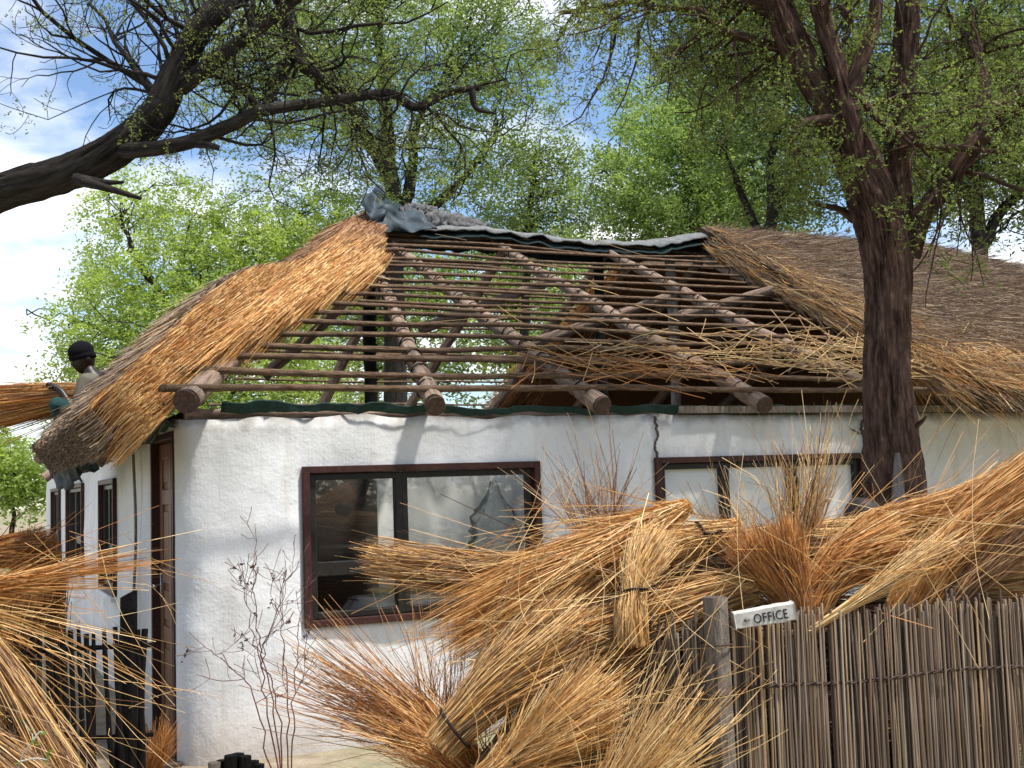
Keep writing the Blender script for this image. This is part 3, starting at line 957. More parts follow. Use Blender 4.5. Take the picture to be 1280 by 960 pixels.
m.strands(P, 0.003, c, 3, 4)
m.build('thatch_straw', MSTRAW, house)['kind'] = 'stuff'
# straw butts hanging on the underside edge of the rear thatch (seen through the open roof)
m = MB()
N = 2600
B = rg.random(N)
tt = -0.05 + 0.93 * B
U = 5.9 + 0.4 * B - 0.12 * rg.random(N) + 0.5 * rg.random(N) ** 2
pts = WA(U, 2 * VR - VE - (VR - VE) * tt, ZE + (ZR - ZE) * tt + 0.10) + upB * (0.24 * rg.random(N))[:, None]
dnB = D1 - Z1 * SF; dnB = dnB / np.linalg.norm(dnB)
P, c = lay(pts, np.broadcast_to(dnB - D2 * 0.15, (N, 3)), 0.3 + 0.5 * rg.random(N), upB, 0.0, 'orange', 0, 5, 0.03, 3, 3, 0.14)
m.strands(P, 0.0045, c, 3, 5)
m.build('thatch_straw', MSTRAW, house)['kind'] = 'stuff'

# left-hand thatch, seen almost edge-on, with its fresh cut side towards the open front
SL = 2.36 / 3.1
upL = Z1 - D2 * SL; upL /= np.linalg.norm(upL)
dnL = -(D2 + Z1 * SL); dnL /= np.linalg.norm(dnL)
def lbulge(t):
    return 0.22 * np.exp(-((t - 0.34) / 0.20) ** 2) - 0.05 * np.exp(-((t - 0.72) / 0.14) ** 2)
def lbase(vv, t):
    return -0.35 + 3.1 * t, vv, 2.02 + 2.36 * t + lbulge(t)
def lv0(t):                                              # near edge, a little in front of the hip
    return -0.36 + 4.85 * np.maximum(t, 0.0) ** 1.04 + 0.06 * np.sin(t * 9)
def lv1(t):
    return np.maximum(3.55 + 0.9 * t, lv0(t) + 0.25)
def lthatch(a, b):
    t = -0.03 + 1.015 * b
    u, v, z = lbase(lerp(lv0(t) + 0.03, lv1(t), a), t)
    return W(u, v, z)
slab(lthatch, 20, 40, 0.26, 'thatch', MTHATCH, upL, 0.03, MUNDER)
m = MB()
N = 15000
B = rg.random(N); A = rg.random(N) ** 1.3
t = 0.05 + 0.94 * B
v = lerp(lv0(t), lv1(t), A)
pts = WA(-0.35 + 3.1 * t, v, 2.02 + 2.36 * t + lbulge(t)) + upL * (0.245 + 0.05 * rg.random(N))[:, None]
P, c = lay(pts, np.broadcast_to(dnL + upL * 0.04, (N, 3)), 0.15 + 0.25 * rg.random(N), upL, 0.0, 'weather', 0, 6, 0.02, 2, 3, 0.12)
w = ((t > 0.62) & (rg.random(N) < 0.85))[:, None]
c = np.where(w, pick('rust', N, rg), c)
m.strands(P, 0.003, c, 2, 6)
# butt ends along the eave
N = 20000
A = rg.random(N); h = rg.random(N)
v = lerp(lv0(-0.03), lv1(-0.03), A)
pts = WA(np.full(N, -0.35 - 3.1 * 0.015), v, np.full(N, 2.02 - 2.36 * 0.015)) + upL * (0.285 * h)[:, None]
P, c = lay(pts, np.broadcast_to(dnL, (N, 3)), 0.07 + 0.09 * rg.random(N), upL, 0.0, 'weather', 0, 7, 0.0, 2, 3, 0.10)
m.strands(P, 0.0032, c * 0.95, 2, 7, 0.9)
# the fresh side: long gold and orange straw, layer over layer
N = 27000
B = rg.random(N); h = rg.random(N)
t = 0.015 + 0.975 * B ** 1.15
v = lv0(t) - 0.10 + 0.17 * rg.random(N) * (0.4 + h)
flare = 0.10 * np.exp(-((t - 0.62) / 0.10) ** 2) + 0.06 * np.exp(-((t - 0.30) / 0.12) ** 2)
pts = WA(-0.35 + 3.1 * t + flare, v - flare, 2.02 + 2.36 * t + lbulge(t)) + upL * (-0.08 + 0.36 * h)[:, None]
brk = rg.random(N) < 0.15
P, c = lay(pts, np.broadcast_to(dnL - D1 * 0.13 + upL * 0.0, (N, 3)), (0.55 + 0.55 * rg.random(N)) * np.clip(0.20 + t * 1.7, 0, 1), upL, 0.0, 'gold', 0, 8, 0.05, 3, 3, 0.06)
c[brk] = pick('brown', int(brk.sum()), rg)
pr = pick('rust', N, rg)
w = np.clip((t - 0.55) * 4 + 0.4 * rg.normal(size=N), 0, 1)[:, None]
c = c * (1 - w) + pr * w
og = pick('orange', N, rg)
k = (rg.random(N) < 0.25)[:, None]
c = np.where(k & (w < 0.5), og, c)
m.strands(P, 0.0018, c, 2, 8)
# tongues of fresh straw lapping over the hip on to the front laths
N = 13000
t = 0.14 + 0.90 * rg.random(N) ** 0.9
h = rg.random(N)
wid = np.interp(t, [0.1, 0.3, 0.45, 0.60, 0.68, 0.85, 1.0], [0.10, 0.32, 0.42, 0.66, 0.50, 0.34, 0.24]) * (1 + 0.15 * np.sin(t * 60))
U = -0.02 + 2.72 * t + 0.02 + wid * rg.random(N) ** 0.8
hd = np.array([0.0, 0, 0]) - (2.72 * D2 + 4.85 * D1 * 0.55 + 2.2 * Z1 * 1.0); hd /= np.linalg.norm(hd)
pts = WA(U, VE + (VR - VE) * t, ZE + (ZR - ZE) * t + 0.12) + upF * (0.02 + 0.16 * h * (1 - 0.5 * (U - (-0.02 + 2.72 * t)) / wid.max()))[:, None]
P, c = lay(pts, np.broadcast_to(hd + upF * 0.02, (N, 3)), 0.45 + 0.5 * rg.random(N), upL, 0.0, 'gold', 0, 12, 0.02, 3, 3, 0.07)
w = np.clip((t - 0.66) * 6 + 0.4 * rg.normal(size=N), 0, 1)[:, None]
c = c * (1 - w) + pick('rust', N, rg) * w
k = (rg.random(N) < 0.3)[:, None]
c = np.where(k & (w < 0.5), pick('orange', N, rg), c)
m.strands(P, 0.0018, c, 2, 12)
m.build('thatch_straw', MSTRAW, house)['kind'] = 'stuff'
for px in ((228, 462), (305, 384), (262, 420)):
    p = at(*px, 8.55 if px[0] < 250 else 9.2)
    MB().tube([p, p + np.array([0.05, 0, -0.02]), p + np.array([0.10, 0.02, -0.05]), p + np.array([0.13, 0.02, -0.09])], 0.006, 6).build('peg', MTIE, house)

# ---- what shows inside the window
def curtain(u0, u1, v, z0, z1, name, label, material, folds, amp):
    n = 90
    V = []
    for i in range(n):
        u = u0 + (u1 - u0) * i / (n - 1)
        for z in (z0, (z0 + z1) / 2, z1):
            V.append(W(u, v + amp * math.sin(u * folds) + amp * 0.5 * math.sin(u * folds * 2.3 + 1) * (1.3 - 0.4 * z), z))
    Q = [(i * 3 + j, i * 3 + 3 + j, i * 3 + 4 + j, i * 3 + 1 + j) for i in range(n - 1) for j in range(2)]
    o = MB().add(V, Q).build(name, material)
    s = o.modifiers.new('thickness', 'SOLIDIFY'); s.thickness = 0.003
    return tag(o, label, 'curtain')
curtain(1.47, 2.75, 0.55, 0.4, 1.95, 'curtain', 'pale grey curtain hanging in folds behind the window glass', MCURT, 17, 0.022)
def table():
    c = hloc(at(505, 745, 8.75))
    zt = 0.94
    root = empty('table', W(c[0], 0.62, 0.02), 'small table under a clear plastic cover inside the window', 'table')
    cu, cv = 1.62, 0.20
    MB().box(W(cu, cv, zt - 0.02), D2 * 0.46, D1 * 0.11, Z1 * 0.018).build('table_top', MMUD, root, False)
    for a in (-0.42, 0.42):
        for b in (-0.07, 0.07):
            MB().tube([W(cu + a, cv + b, 0.02), W(cu + a, cv + b, zt - 0.04)], 0.022, 8).build('leg', MMUD, root)
    V = []; n = 30
    for i in range(n):
        for j in range(12):
            a, b = i / (n - 1) * 2 - 1, j / 11 * 2 - 1
            p = W(cu + a * 0.50, cv + b * 0.14, zt + 0.012 - 0.10 * max(0, abs(a) - 0.9) * 8 - 0.12 * max(0, abs(b) - 0.8) * 4)
            V.append(p + np.array([0, 0, 0.012 * fbm(p * 9, 2)]))
    Q = [(i * 12 + j, i * 12 + 12 + j, i * 12 + 13 + j, i * 12 + 1 + j) for i in range(n - 1) for j in range(11)]
    MB().add(V, Q).build('plastic_cover', MPOLY, root)
    t = MB()
    for k in range(9):
        r = 0.035 + k * 0.028
        a = np.linspace(0, 2 * math.pi, 30)
        t.tube(WA(cu - 0.08 + r * np.cos(a), cv + 0.45 * r * np.sin(a), np.full(30, zt + 0.035 + 0.001 * k)), 0.014, 6, False, np.array([0.5, 0.3, 0.12]))
    tag(t.build('straw_tray', MSTRAW), 'round coiled straw tray lying on the plastic-covered table', 'tray')
    # clear plastic bag hanging from the curtain rail
    P = [W(2.22, 0.19, z) for z in np.linspace(0.95, 1.70, 16)]
    rr = 0.17 * np.array([0.5, 0.8, 0.95, 1, 1.05, 1.0, 1.05, 1.0, 1.0, 0.95, 0.85, 0.7, 0.5, 0.3, 0.22, 0.12])
    th = np.arange(28)
    d = np.array([[0.6 * fbm((math.cos(j * 0.2244) * 2.2 + 0.2 * i, math.sin(j * 0.2244) * 2.2, i * 0.55), 4) for j in th] for i in range(16)])
    bg_ = MB().tube(P, rr, 28, True, None, d)
    c0 = W(2.22, 0.19, 0)
    for q in range(len(bg_.V)):
        vv = bg_.V[q]
        bg_.V[q] = (vv - (((vv - c0) @ D1) * 0.5)[:, None] * D1).astype(np.float32)
    tag(bg_.build('plastic_bag', MPOLY), 'crumpled clear plastic bag hanging in front of the grey curtain', 'bag')
table()

# ================================================================== trees
class Tree:
    def __init__(s, seed):
        s.rg = np.random.default_rng(seed)
        s.wood = MB(); s.twig = MB()
        s.tips = []
        s.kids = [0, 5, 3, 3]
    def limb(s, P, r, n=20, k=40, ridge=0.10, wob=0.0):
        """main limb through given points with bark ridges; r = radii at the control points"""
        P = smooth_path(P, k)
        r = np.interp(np.linspace(0, 1, k), np.linspace(0, 1, len(r)), r)
        if wob:
            P = P + wob * np.array([[fbm(q * 1.7 + c * 9, 2) for c in range(3)] for q in P])
        th = np.arange(n) * 2 * math.pi / n
        L = np.concatenate([[0], np.cumsum(np.linalg.norm(np.diff(P, axis=0), axis=1))])
        fa = 3.4 if n < 60 else 4.2
        d = np.array([[(0.0 if n < 36 else 0.09 * (0.5 - 2.4 * abs(fbm((math.cos(a + 0.25 * math.sin(L[i] * 2)) * 9, math.sin(a + 0.25 * math.sin(L[i] * 2)) * 9, L[i] * 2.2), 3)))) + ridge * (1 - 2.2 * abs(fbm((math.cos(a) * 3.4 + 0.3 * L[i], math.sin(a) * 3.4, L[i] * 0.8), 4))) + 0.10 * fbm((math.cos(a), math.sin(a), L[i] * 1.2 + 4), 2) for a in th] for i in range(k)])
        s.wood.tube(P, r, n, True, None, d)
        return P, r
    def wander(s, p, d, L, k, curl=0.35, up=0.0):
        rg = s.rg
        P = [np.array(p, float)]
        d = d / np.linalg.norm(d)
        drift = rg.normal(size=3) * 0.25
        for i in range(k - 1):
            d = d + curl * rg.normal(size=3) + 0.12 * drift + np.array([0, 0, up])
            d /= np.linalg.norm(d)
            P.append(P[-1] + d * L / (k - 1))
        return np.array(P)
    def sprout(s, P, r, level, count, length, spread=1.0, up=0.0, maxl=3, curl=0.3, t0=0.15, n=6, bias=None):
        rg = s.rg
        K = len(P)
        for _ in range(count):
            t = t0 + (1 - t0) * rg.random()
            i = min(K - 2, int(t * (K - 1)))
            p = P[i]
            ax = P[i + 1] - P[i]; ax /= np.linalg.norm(ax) + 1e-9
            q = rg.normal(size=3); q -= ax * (q @ ax); q /= np.linalg.norm(q)
            d = ax * (0.35 + 0.4 * rg.random()) + q * spread
            if bias is not None:
                d = d + bias
            l = length * (0.55 + 0.8 * rg.random()) * (1 - 0.35 * t)
            kk = 8 if level < maxl else 6
            B = s.wander(p, d, l, kk, curl, up)
            r0 = min(r[i] * 0.6, 0.0058 * l / 0.5 + 0.002)
            rr = np.linspace(r0, max(0.0018, r0 * 0.3), kk)
            (s.wood if level == 1 else s.twig).tube(B, rr, n if level == 1 else 4, level == 1)
            if level < maxl:
                s.sprout(B, rr, level + 1, s.kids[level], length * 0.52, spread, up, maxl, curl, 0.2, n, None)
            else:
                s.tips.append(B)
    def leaves_on_twigs(s, per, size, col0, col1, hang=0.0, scat=0.05, keep=1.0):
        rg = s.rg
        T = [b for b in s.tips if rg.random() < keep]
        if not T:
            return None
        T = np.array(T)
        N = len(T) * per
        w = np.repeat(np.arange(len(T)), per)
        f = rg.random(N) ** 0.7 * (T.shape[1] - 1.001)
        i = f.astype(int); fr = (f - i)[:, None]
        c = T[w, i] * (1 - fr) + T[w, i + 1] * fr + scat * rg.normal(size=(N, 3))
        c[:, 2] -= hang * rg.random(N)
        ra = rg.normal(size=(N, 3)) + np.array([0, 0, -0.3]); ra /= np.linalg.norm(ra, axis=1)[:, None]
        nl = 7
        off = np.linspace(-1, 1, nl)[None, :, None] * ra[:, None] * (0.020 + 0.014 * rg.random((N, 1, 1)))
        cc = (c[:, None] + off + 0.0035 * rg.normal(size=(N, nl, 3))).reshape(-1, 3)
        return s._leaf(cc, size, col0, col1, np.repeat(rg.random(N), nl))
    def _leaf(s, c, size, col0, col1, clumpn=None):
        rg = s.rg
        N = len(c)
        A = rg.normal(size=(N, 3)); A[:, 2] *= 0.55
        A /= np.linalg.norm(A, axis=1)[:, None]
        B = np.cross(A, rg.normal(size=(N, 3)))
        B /= np.linalg.norm(B, axis=1)[:, None] + 1e-6
        l = size * (0.6 + 0.8 * rg.random((N, 1)))
        u = rg.random((N, 1))
        if clumpn is not None:
            u = np.clip(0.6 * clumpn[:, None] + 0.4 * u, 0, 1)
        col = np.array(col0) * (1 - u) + np.array(col1) * u
        m = MB()
        m.quads(c, A * l, B * l * 0.5, col)
        return m
    def crown(s, blobs, nclump, per, size, col0, col1, csize=0.45):
        """leaf clumps spread through the volume of ellipsoids (x,y,z,rx,ry,rz)"""
        rg = s.rg
        b = np.array(blobs)
        vol = b[:, 3] * b[:, 4] * b[:, 5]
        w = rg.choice(len(b), nclump, p=vol / vol.sum())
        d = rg.normal(size=(nclump, 3)); d /= np.linalg.norm(d, axis=1)[:, None]
        rr = rg.random(nclump) ** 0.42
        c = b[w, :3] + d * rr[:, None] * b[w, 3:6]
        s.clumps = c
        cs = csize * (0.5 + rg.random(nclump))
        k = np.repeat(np.arange(nclump), per)
        # each clump is a handful of drooping sprays: leaves sit along short twiglets
        nt_ = 7
        td = rg.normal(size=(nclump, nt_, 3)) * np.array([1, 1, 0.5]) + np.array([0, 0, -0.15])
        td /= np.linalg.norm(td, axis=2)[..., None]
        j = rg.integers(0, nt_, len(k))
        f = rg.random((len(k), 1)) ** 0.8
        d_ = td[k, j]
        p = c[k] + d_ * f * cs[k][:, None] * 1.25 + 0.055 * rg.normal(size=(len(k), 3)) * (0.5 + f)
        p[:, 2] -= 0.25 * cs[k] * f[:, 0] ** 2
        shade = rg.random(nclump)
        return s._leaf(p, size, col0, col1, shade[k])
    def twigs_to_clumps(s, P, r, n, rad0=0.02):
        rg = s.rg
        for q in s.clumps[rg.choice(len(s.clumps), min(n, len(s.clumps)), replace=False)]:
            dd = np.linalg.norm(P - q, axis=1) + 0.6 * np.maximum(0, P[:, 2] - q[2])
            i = int(np.argmin(dd))
            mid = (P[i] * 0.5 + q * 0.5) + rg.normal(size=3) * 0.18 * np.linalg.norm(q - P[i]) + np.array([0, 0, 0.1 * dd[i]])
            B = smooth_path([P[i], mid, q], 9)
            B += 0.05 * rg.normal(size=B.shape)
            r0 = min(r[i] * 0.5, rad0 * (0.6 + 0.25 * dd[i]))
            s.twig.tube(B, np.linspace(r0, 0.008, 9), 5, False)
    def finish(s, name, label, base, bark, leafmb, leafmat, group=None, cat='tree'):
        root = empty(name, base, label, cat, group)
        if s.wood.n:
            s.wood.build('trunk', bark, root)
        if s.twig.n:
            s.twig.build('twigs', bark, root)['kind'] = 'stuff'
        if leafmb is not None:
            leafmb.build('crown', leafmat, root)['kind'] = 'stuff'
        return root

def bg_tree(seed, name, label, base_px, Y, trunk_px, r0, blobs_px, nclump, per, size, c0, c1, csize=0.45, ntw=120, bark=None, group=None, limbs=()):
    """tree at distance Y: trunk and ellipsoid crown laid out in photo pixels"""
    T = Tree(seed)
    s = Y / F
    g = at(base_px, 600, Y); g[2] = -0.1
    pts = [g] + [at(x, y, Y) for x, y in trunk_px]
    rr = np.linspace(r0, r0 * 0.35, len(pts))
    P, R_ = T.limb(pts, rr, 12, 26, 0.08, 0.08)
    allP, allR = [P], [R_]
    for lm in limbs:
        q = [at(x, y, Y + dy) for x, y, dy in lm]
        P2, R2 = T.limb(q, np.linspace(r0 * 0.6, r0 * 0.15, len(q)), 9, 18, 0.08, 0.08)
        allP.append(P2); allR.append(R2)
    P, R_ = np.concatenate(allP), np.concatenate(allR)
    bl = []
    for (x, y, dy, rx, ry) in blobs_px:
        c = at(x, y, Y + dy)
        bl.append((*c, rx * s, (rx + ry) / 2 * s, ry * s))
    lf = T.crown(bl, nclump, per, size, c0, c1, csize)
    T.twigs_to_clumps(P, R_, ntw)
    return T.finish(name, label, g, bark or MBARKG, lf, MLEAF, group)
GRP = 'trees standing behind the house'
LIME0, LIME1 = (0.22, 0.29, 0.065), (0.42, 0.50, 0.17)
MID0, MID1 = (0.095, 0.14, 0.05), (0.25, 0.31, 0.12)
DRK0, DRK1 = (0.045, 0.075, 0.028), (0.10, 0.15, 0.05)
bg_tree(1, 'lime_green_tree', 'bright lime-green feathery tree behind the new left-hand thatch', 255, 23,
        [(250, 520), (240, 430), (225, 350)], 0.20,
        [(250, 330, 0, 165, 90), (150, 430, -1, 100, 110), (350, 300, 1, 130, 85), (250, 450, 0, 170, 120), (100, 500, 0, 55, 90), (410, 260, 2, 70, 60), (190, 270, 0, 100, 70), (340, 480, 1, 120, 110)],
        1600, 78, 0.037, LIME0, LIME1, 0.34, 150, None, GRP,
        [[(240, 430, 0), (190, 350, -0.4), (150, 280, -0.5)], [(245, 470, 0), (310, 380, 0.5), (350, 290, 0.6)], [(240, 440, 0), (150, 420, 0.3), (90, 400, 0)]])
bg_tree(2, 'round_bush', 'low bright bush at the edge of the open field', 15, 26, [(15, 600)], 0.08,
        [(10, 590, 0, 55, 45), (-30, 560, 1, 50, 60), (40, 610, 0, 40, 30)], 260, 50, 0.055, LIME0, LIME1, 0.35, 30, None, GRP)
bg_tree(3, 'tall_acacia', 'tall open acacia with dark forked trunk behind the ridge tarpaulin', 495, 25,
        [(495, 450), (492, 300), (486, 200), (480, 120), (470, 20)], 0.26,
        [(500, 60, 0, 190, 110), (380, 110, -1, 150, 100), (600, 120, 1, 110, 110), (520, 210, 0, 130, 70), (640, 60, 1, 60, 90), (330, 30, 0, 130, 80), (480, -60, 0, 250, 90), (600, 230, 1, 90, 60)],
        1500, 62, 0.040, (0.13, 0.19, 0.065), (0.32, 0.39, 0.16), 0.42, 240, None, GRP,
        [[(494, 300, 0), (515, 220, 0.3), (520, 160, 0.5), (560, 90, 0.5)], [(490, 230, 0), (450, 160, -0.4), (400, 90, -0.6), (340, 40, -1)], [(492, 290, 0), (560, 240, 0.6), (620, 170, 1.0)]])
bg_tree(4, 'grey_green_tree', 'thin vine-hung tree with grey bare twigs behind the middle of the ridge', 655, 27,
        [(655, 450), (660, 300), (668, 200)], 0.14,
        [(660, 240, 0, 60, 70), (690, 200, 0, 50, 50), (720, 260, 0, 55, 40), (640, 300, 0, 80, 50)],
        420, 40, 0.042, (0.13, 0.18, 0.07), (0.30, 0.36, 0.16), 0.42, 110, None, GRP)
bg_tree(5, 'yellow_green_tree', 'soft yellow-green tree behind the sagging ridge cap', 850, 26,
        [(850, 480), (850, 330), (860, 220)], 0.2,
        [(840, 210, 0, 110, 90), (780, 250, -1, 70, 60), (930, 230, 0, 90, 80), (870, 290, 0, 150, 60), (830, 140, 1, 80, 60), (900, 140, 0, 80, 60)],
        1200, 66, 0.042, (0.15, 0.22, 0.075), (0.34, 0.43, 0.18), 0.36, 110, None, GRP,
        [[(850, 330, 0), (790, 260, 0.2), (770, 220, 0)], [(852, 300, 0), (920, 230, 0.2), (950, 180, 0)]])
bg_tree(6, 'dark_acacia', 'dark dense acacia whose stem shows left of the forked trunk', 960, 22,
        [(960, 450), (962, 300), (964, 210), (970, 100)], 0.17,
        [(980, 150, 0, 110, 110), (1060, 90, 0, 120, 110), (920, 60, 0, 120, 80), (1000, 250, 0, 80, 50), (1000, -40, 0, 180, 80)],
        1050, 56, 0.042, DRK0, MID1, 0.42, 200, None, GRP,
        [[(962, 310, 0), (930, 250, 0.3), (910, 190, 0)], [(964, 260, 0), (1010, 200, 0.2), (1060, 120, 0)]])
bg_tree(7, 'dark_acacia', 'dark tangled acacia behind the right end of the thatch', 1230, 21,
        [(1230, 450), (1225, 300), (1215, 200), (1200, 80)], 0.2,
        [(1200, 120, 0, 110, 120), (1290, 160, 0, 90, 130), (1180, 240, 0, 90, 40), (1270, 20, 0, 120, 90), (1330, 260, 0, 60, 70), (1120, 180, 0, 70, 90)],
        1050, 56, 0.042, DRK0, MID1, 0.42, 260, None, GRP,
        [[(1225, 310, 0), (1270, 240, 0.2), (1310, 200, 0)], [(1222, 260, 0), (1170, 190, 0.2), (1130, 150, 0)]])
# a hedge of small trees that closes the view low down, seen through the open laths
for i, (x, y, Y, rx, ry) in enumerate([(470, 410, 30, 130, 130), (640, 400, 31, 130, 130), (780, 410, 33, 120, 120)]):
    bg_tree(20 + i, 'small_tree', ['small leafy tree glimpsed through the laths by the dark post', 'small leafy tree glimpsed through the middle of the open laths', 'small leafy tree glimpsed past the rear thatch edge'][i],
            x, Y, [(x, y + 60), (x + 5, y)], 0.12, [(x, y, 0, rx, ry), (x - 40, y - 60, 0, rx * 0.6, ry * 0.5), (x + 50, y - 50, 0, rx * 0.6, ry * 0.6)], 420, 50, 0.06, MID0, LIME1, 0.5, 60, None, GRP)

def left_tree():
    """dark leaning limb in the foreground, its trunk just out of frame on the left"""
    T = Tree(31)
    Y = 6.2
    A = lambda x, y, d=0.0: at(x, y, Y + d)
    g = A(-330, 620); g[2] = -0.1
    P0, r0 = T.limb([g, A(-290, 420), A(-170, 300), A(0, 240), A(110, 205), A(190, 150), A(225, 80), A(262, 22), A(330, -30, 0.2), A(430, -90, 0.3), A(560, -170, 0.3)],
                    [0.20, 0.165, 0.135, 0.098, 0.092, 0.082, 0.068, 0.062, 0.055, 0.046, 0.025], 64, 200, 0.09)
    P1, r1 = T.limb([A(140, 188), A(180, 187, -0.1), (A(235, 178, -0.15)), A(290, 156, -0.15), A(330, 138, -0.1), A(400, 128, 0.1), A(450, 120, 0.2), A(490, 118, 0.3), A(520, 134, 0.3), A(560, 116, 0.3), A(600, 110, 0.2)],
                    [0.044, 0.040, 0.036, 0.033, 0.030, 0.027, 0.026, 0.025, 0.024, 0.022, 0.013], 16, 70, 0.08)
    P2, r2 = T.limb([A(225, 110), A(270, 75, -0.1), A(330, 30, -0.2), A(380, -10, -0.3), A(450, -60, -0.4)], [0.045, 0.038, 0.03, 0.026, 0.018], 12, 40, 0.08)
    P3, r3 = T.limb([A(345, -20, 0.2), A(362, 30, 0.2), A(370, 70, 0.2), A(392, 92, 0.2), A(420, 118, 0.3), A(460, 150, 0.4)], [0.05, 0.046, 0.042, 0.034, 0.022, 0.01], 14, 40, 0.08)
    P4, r4 = T.limb([A(360, 78, 0.2), A(345, 105, 0.2), A(328, 135, 0.1), A(300, 110, 0.0), A(270, 95, 0)], [0.036, 0.03, 0.024, 0.016, 0.01], 10, 30, 0.08)
    P5, r5 = T.limb([A(590, 112, 0.2), A(595, 135, 0.2), A(620, 142, 0.2)], [0.02, 0.014, 0.006], 8, 14, 0.08)
    for q, rq in (([A(245, 180, -0.15), A(262, 182, -0.2), A(274, 185, -0.2)], [0.022, 0.018, 0.014]), ([A(95, 225, -0.1), A(125, 228, -0.15), A(155, 228, -0.15)], [0.035, 0.02, 0.006]),
                  ([A(100, 226, -0.1), A(130, 234, -0.2), A(176, 248, -0.25)], [0.03, 0.02, 0.010]), ([A(137, 205), A(138, 218)], [0.012, 0.003])):
        T.limb(q, rq, 9, 10, 0.15)
    T.sprout(P0[95:], r0[95:], 1, 14, 1.1, 1.0, 0.0, 3, 0.33, 0.15, 6, np.array([0, 0.7, 0.1]))
    T.sprout(P1, r1, 1, 18, 0.75, 1.0, -0.03, 3, 0.36, 0.25, 6, np.array([0, 0.4, 0]))
    T.sprout(P2, r2, 1, 11, 0.9, 1.0, 0.0, 3, 0.36, 0.4, 6, np.array([0, 0.4, 0]))
    T.sprout(P3, r3, 1, 15, 0.85, 1.0, -0.04, 3, 0.36, 0.2, 6, np.array([0, 0.3, 0]))
    T.sprout(P4, r4, 1, 8, 0.7, 1.0, 0.0, 3, 0.36)
    T.sprout(P0[100:140], r0[100:140], 1, 16, 1.25, 0.7, 0.02, 3, 0.24, 0.1, 6, np.array([-0.9, 0.1, 0.25]))
    lf = T.leaves_on_twigs(7, 0.0075, (0.08, 0.105, 0.04), (0.27, 0.31, 0.12), 0.0, 0.022, 0.55)
    T.finish('leaning_acacia', 'dark leaning acacia limb with bare twisting twigs reaching over the roof', g, MBARKG, lf, MLEAF)
left_tree()

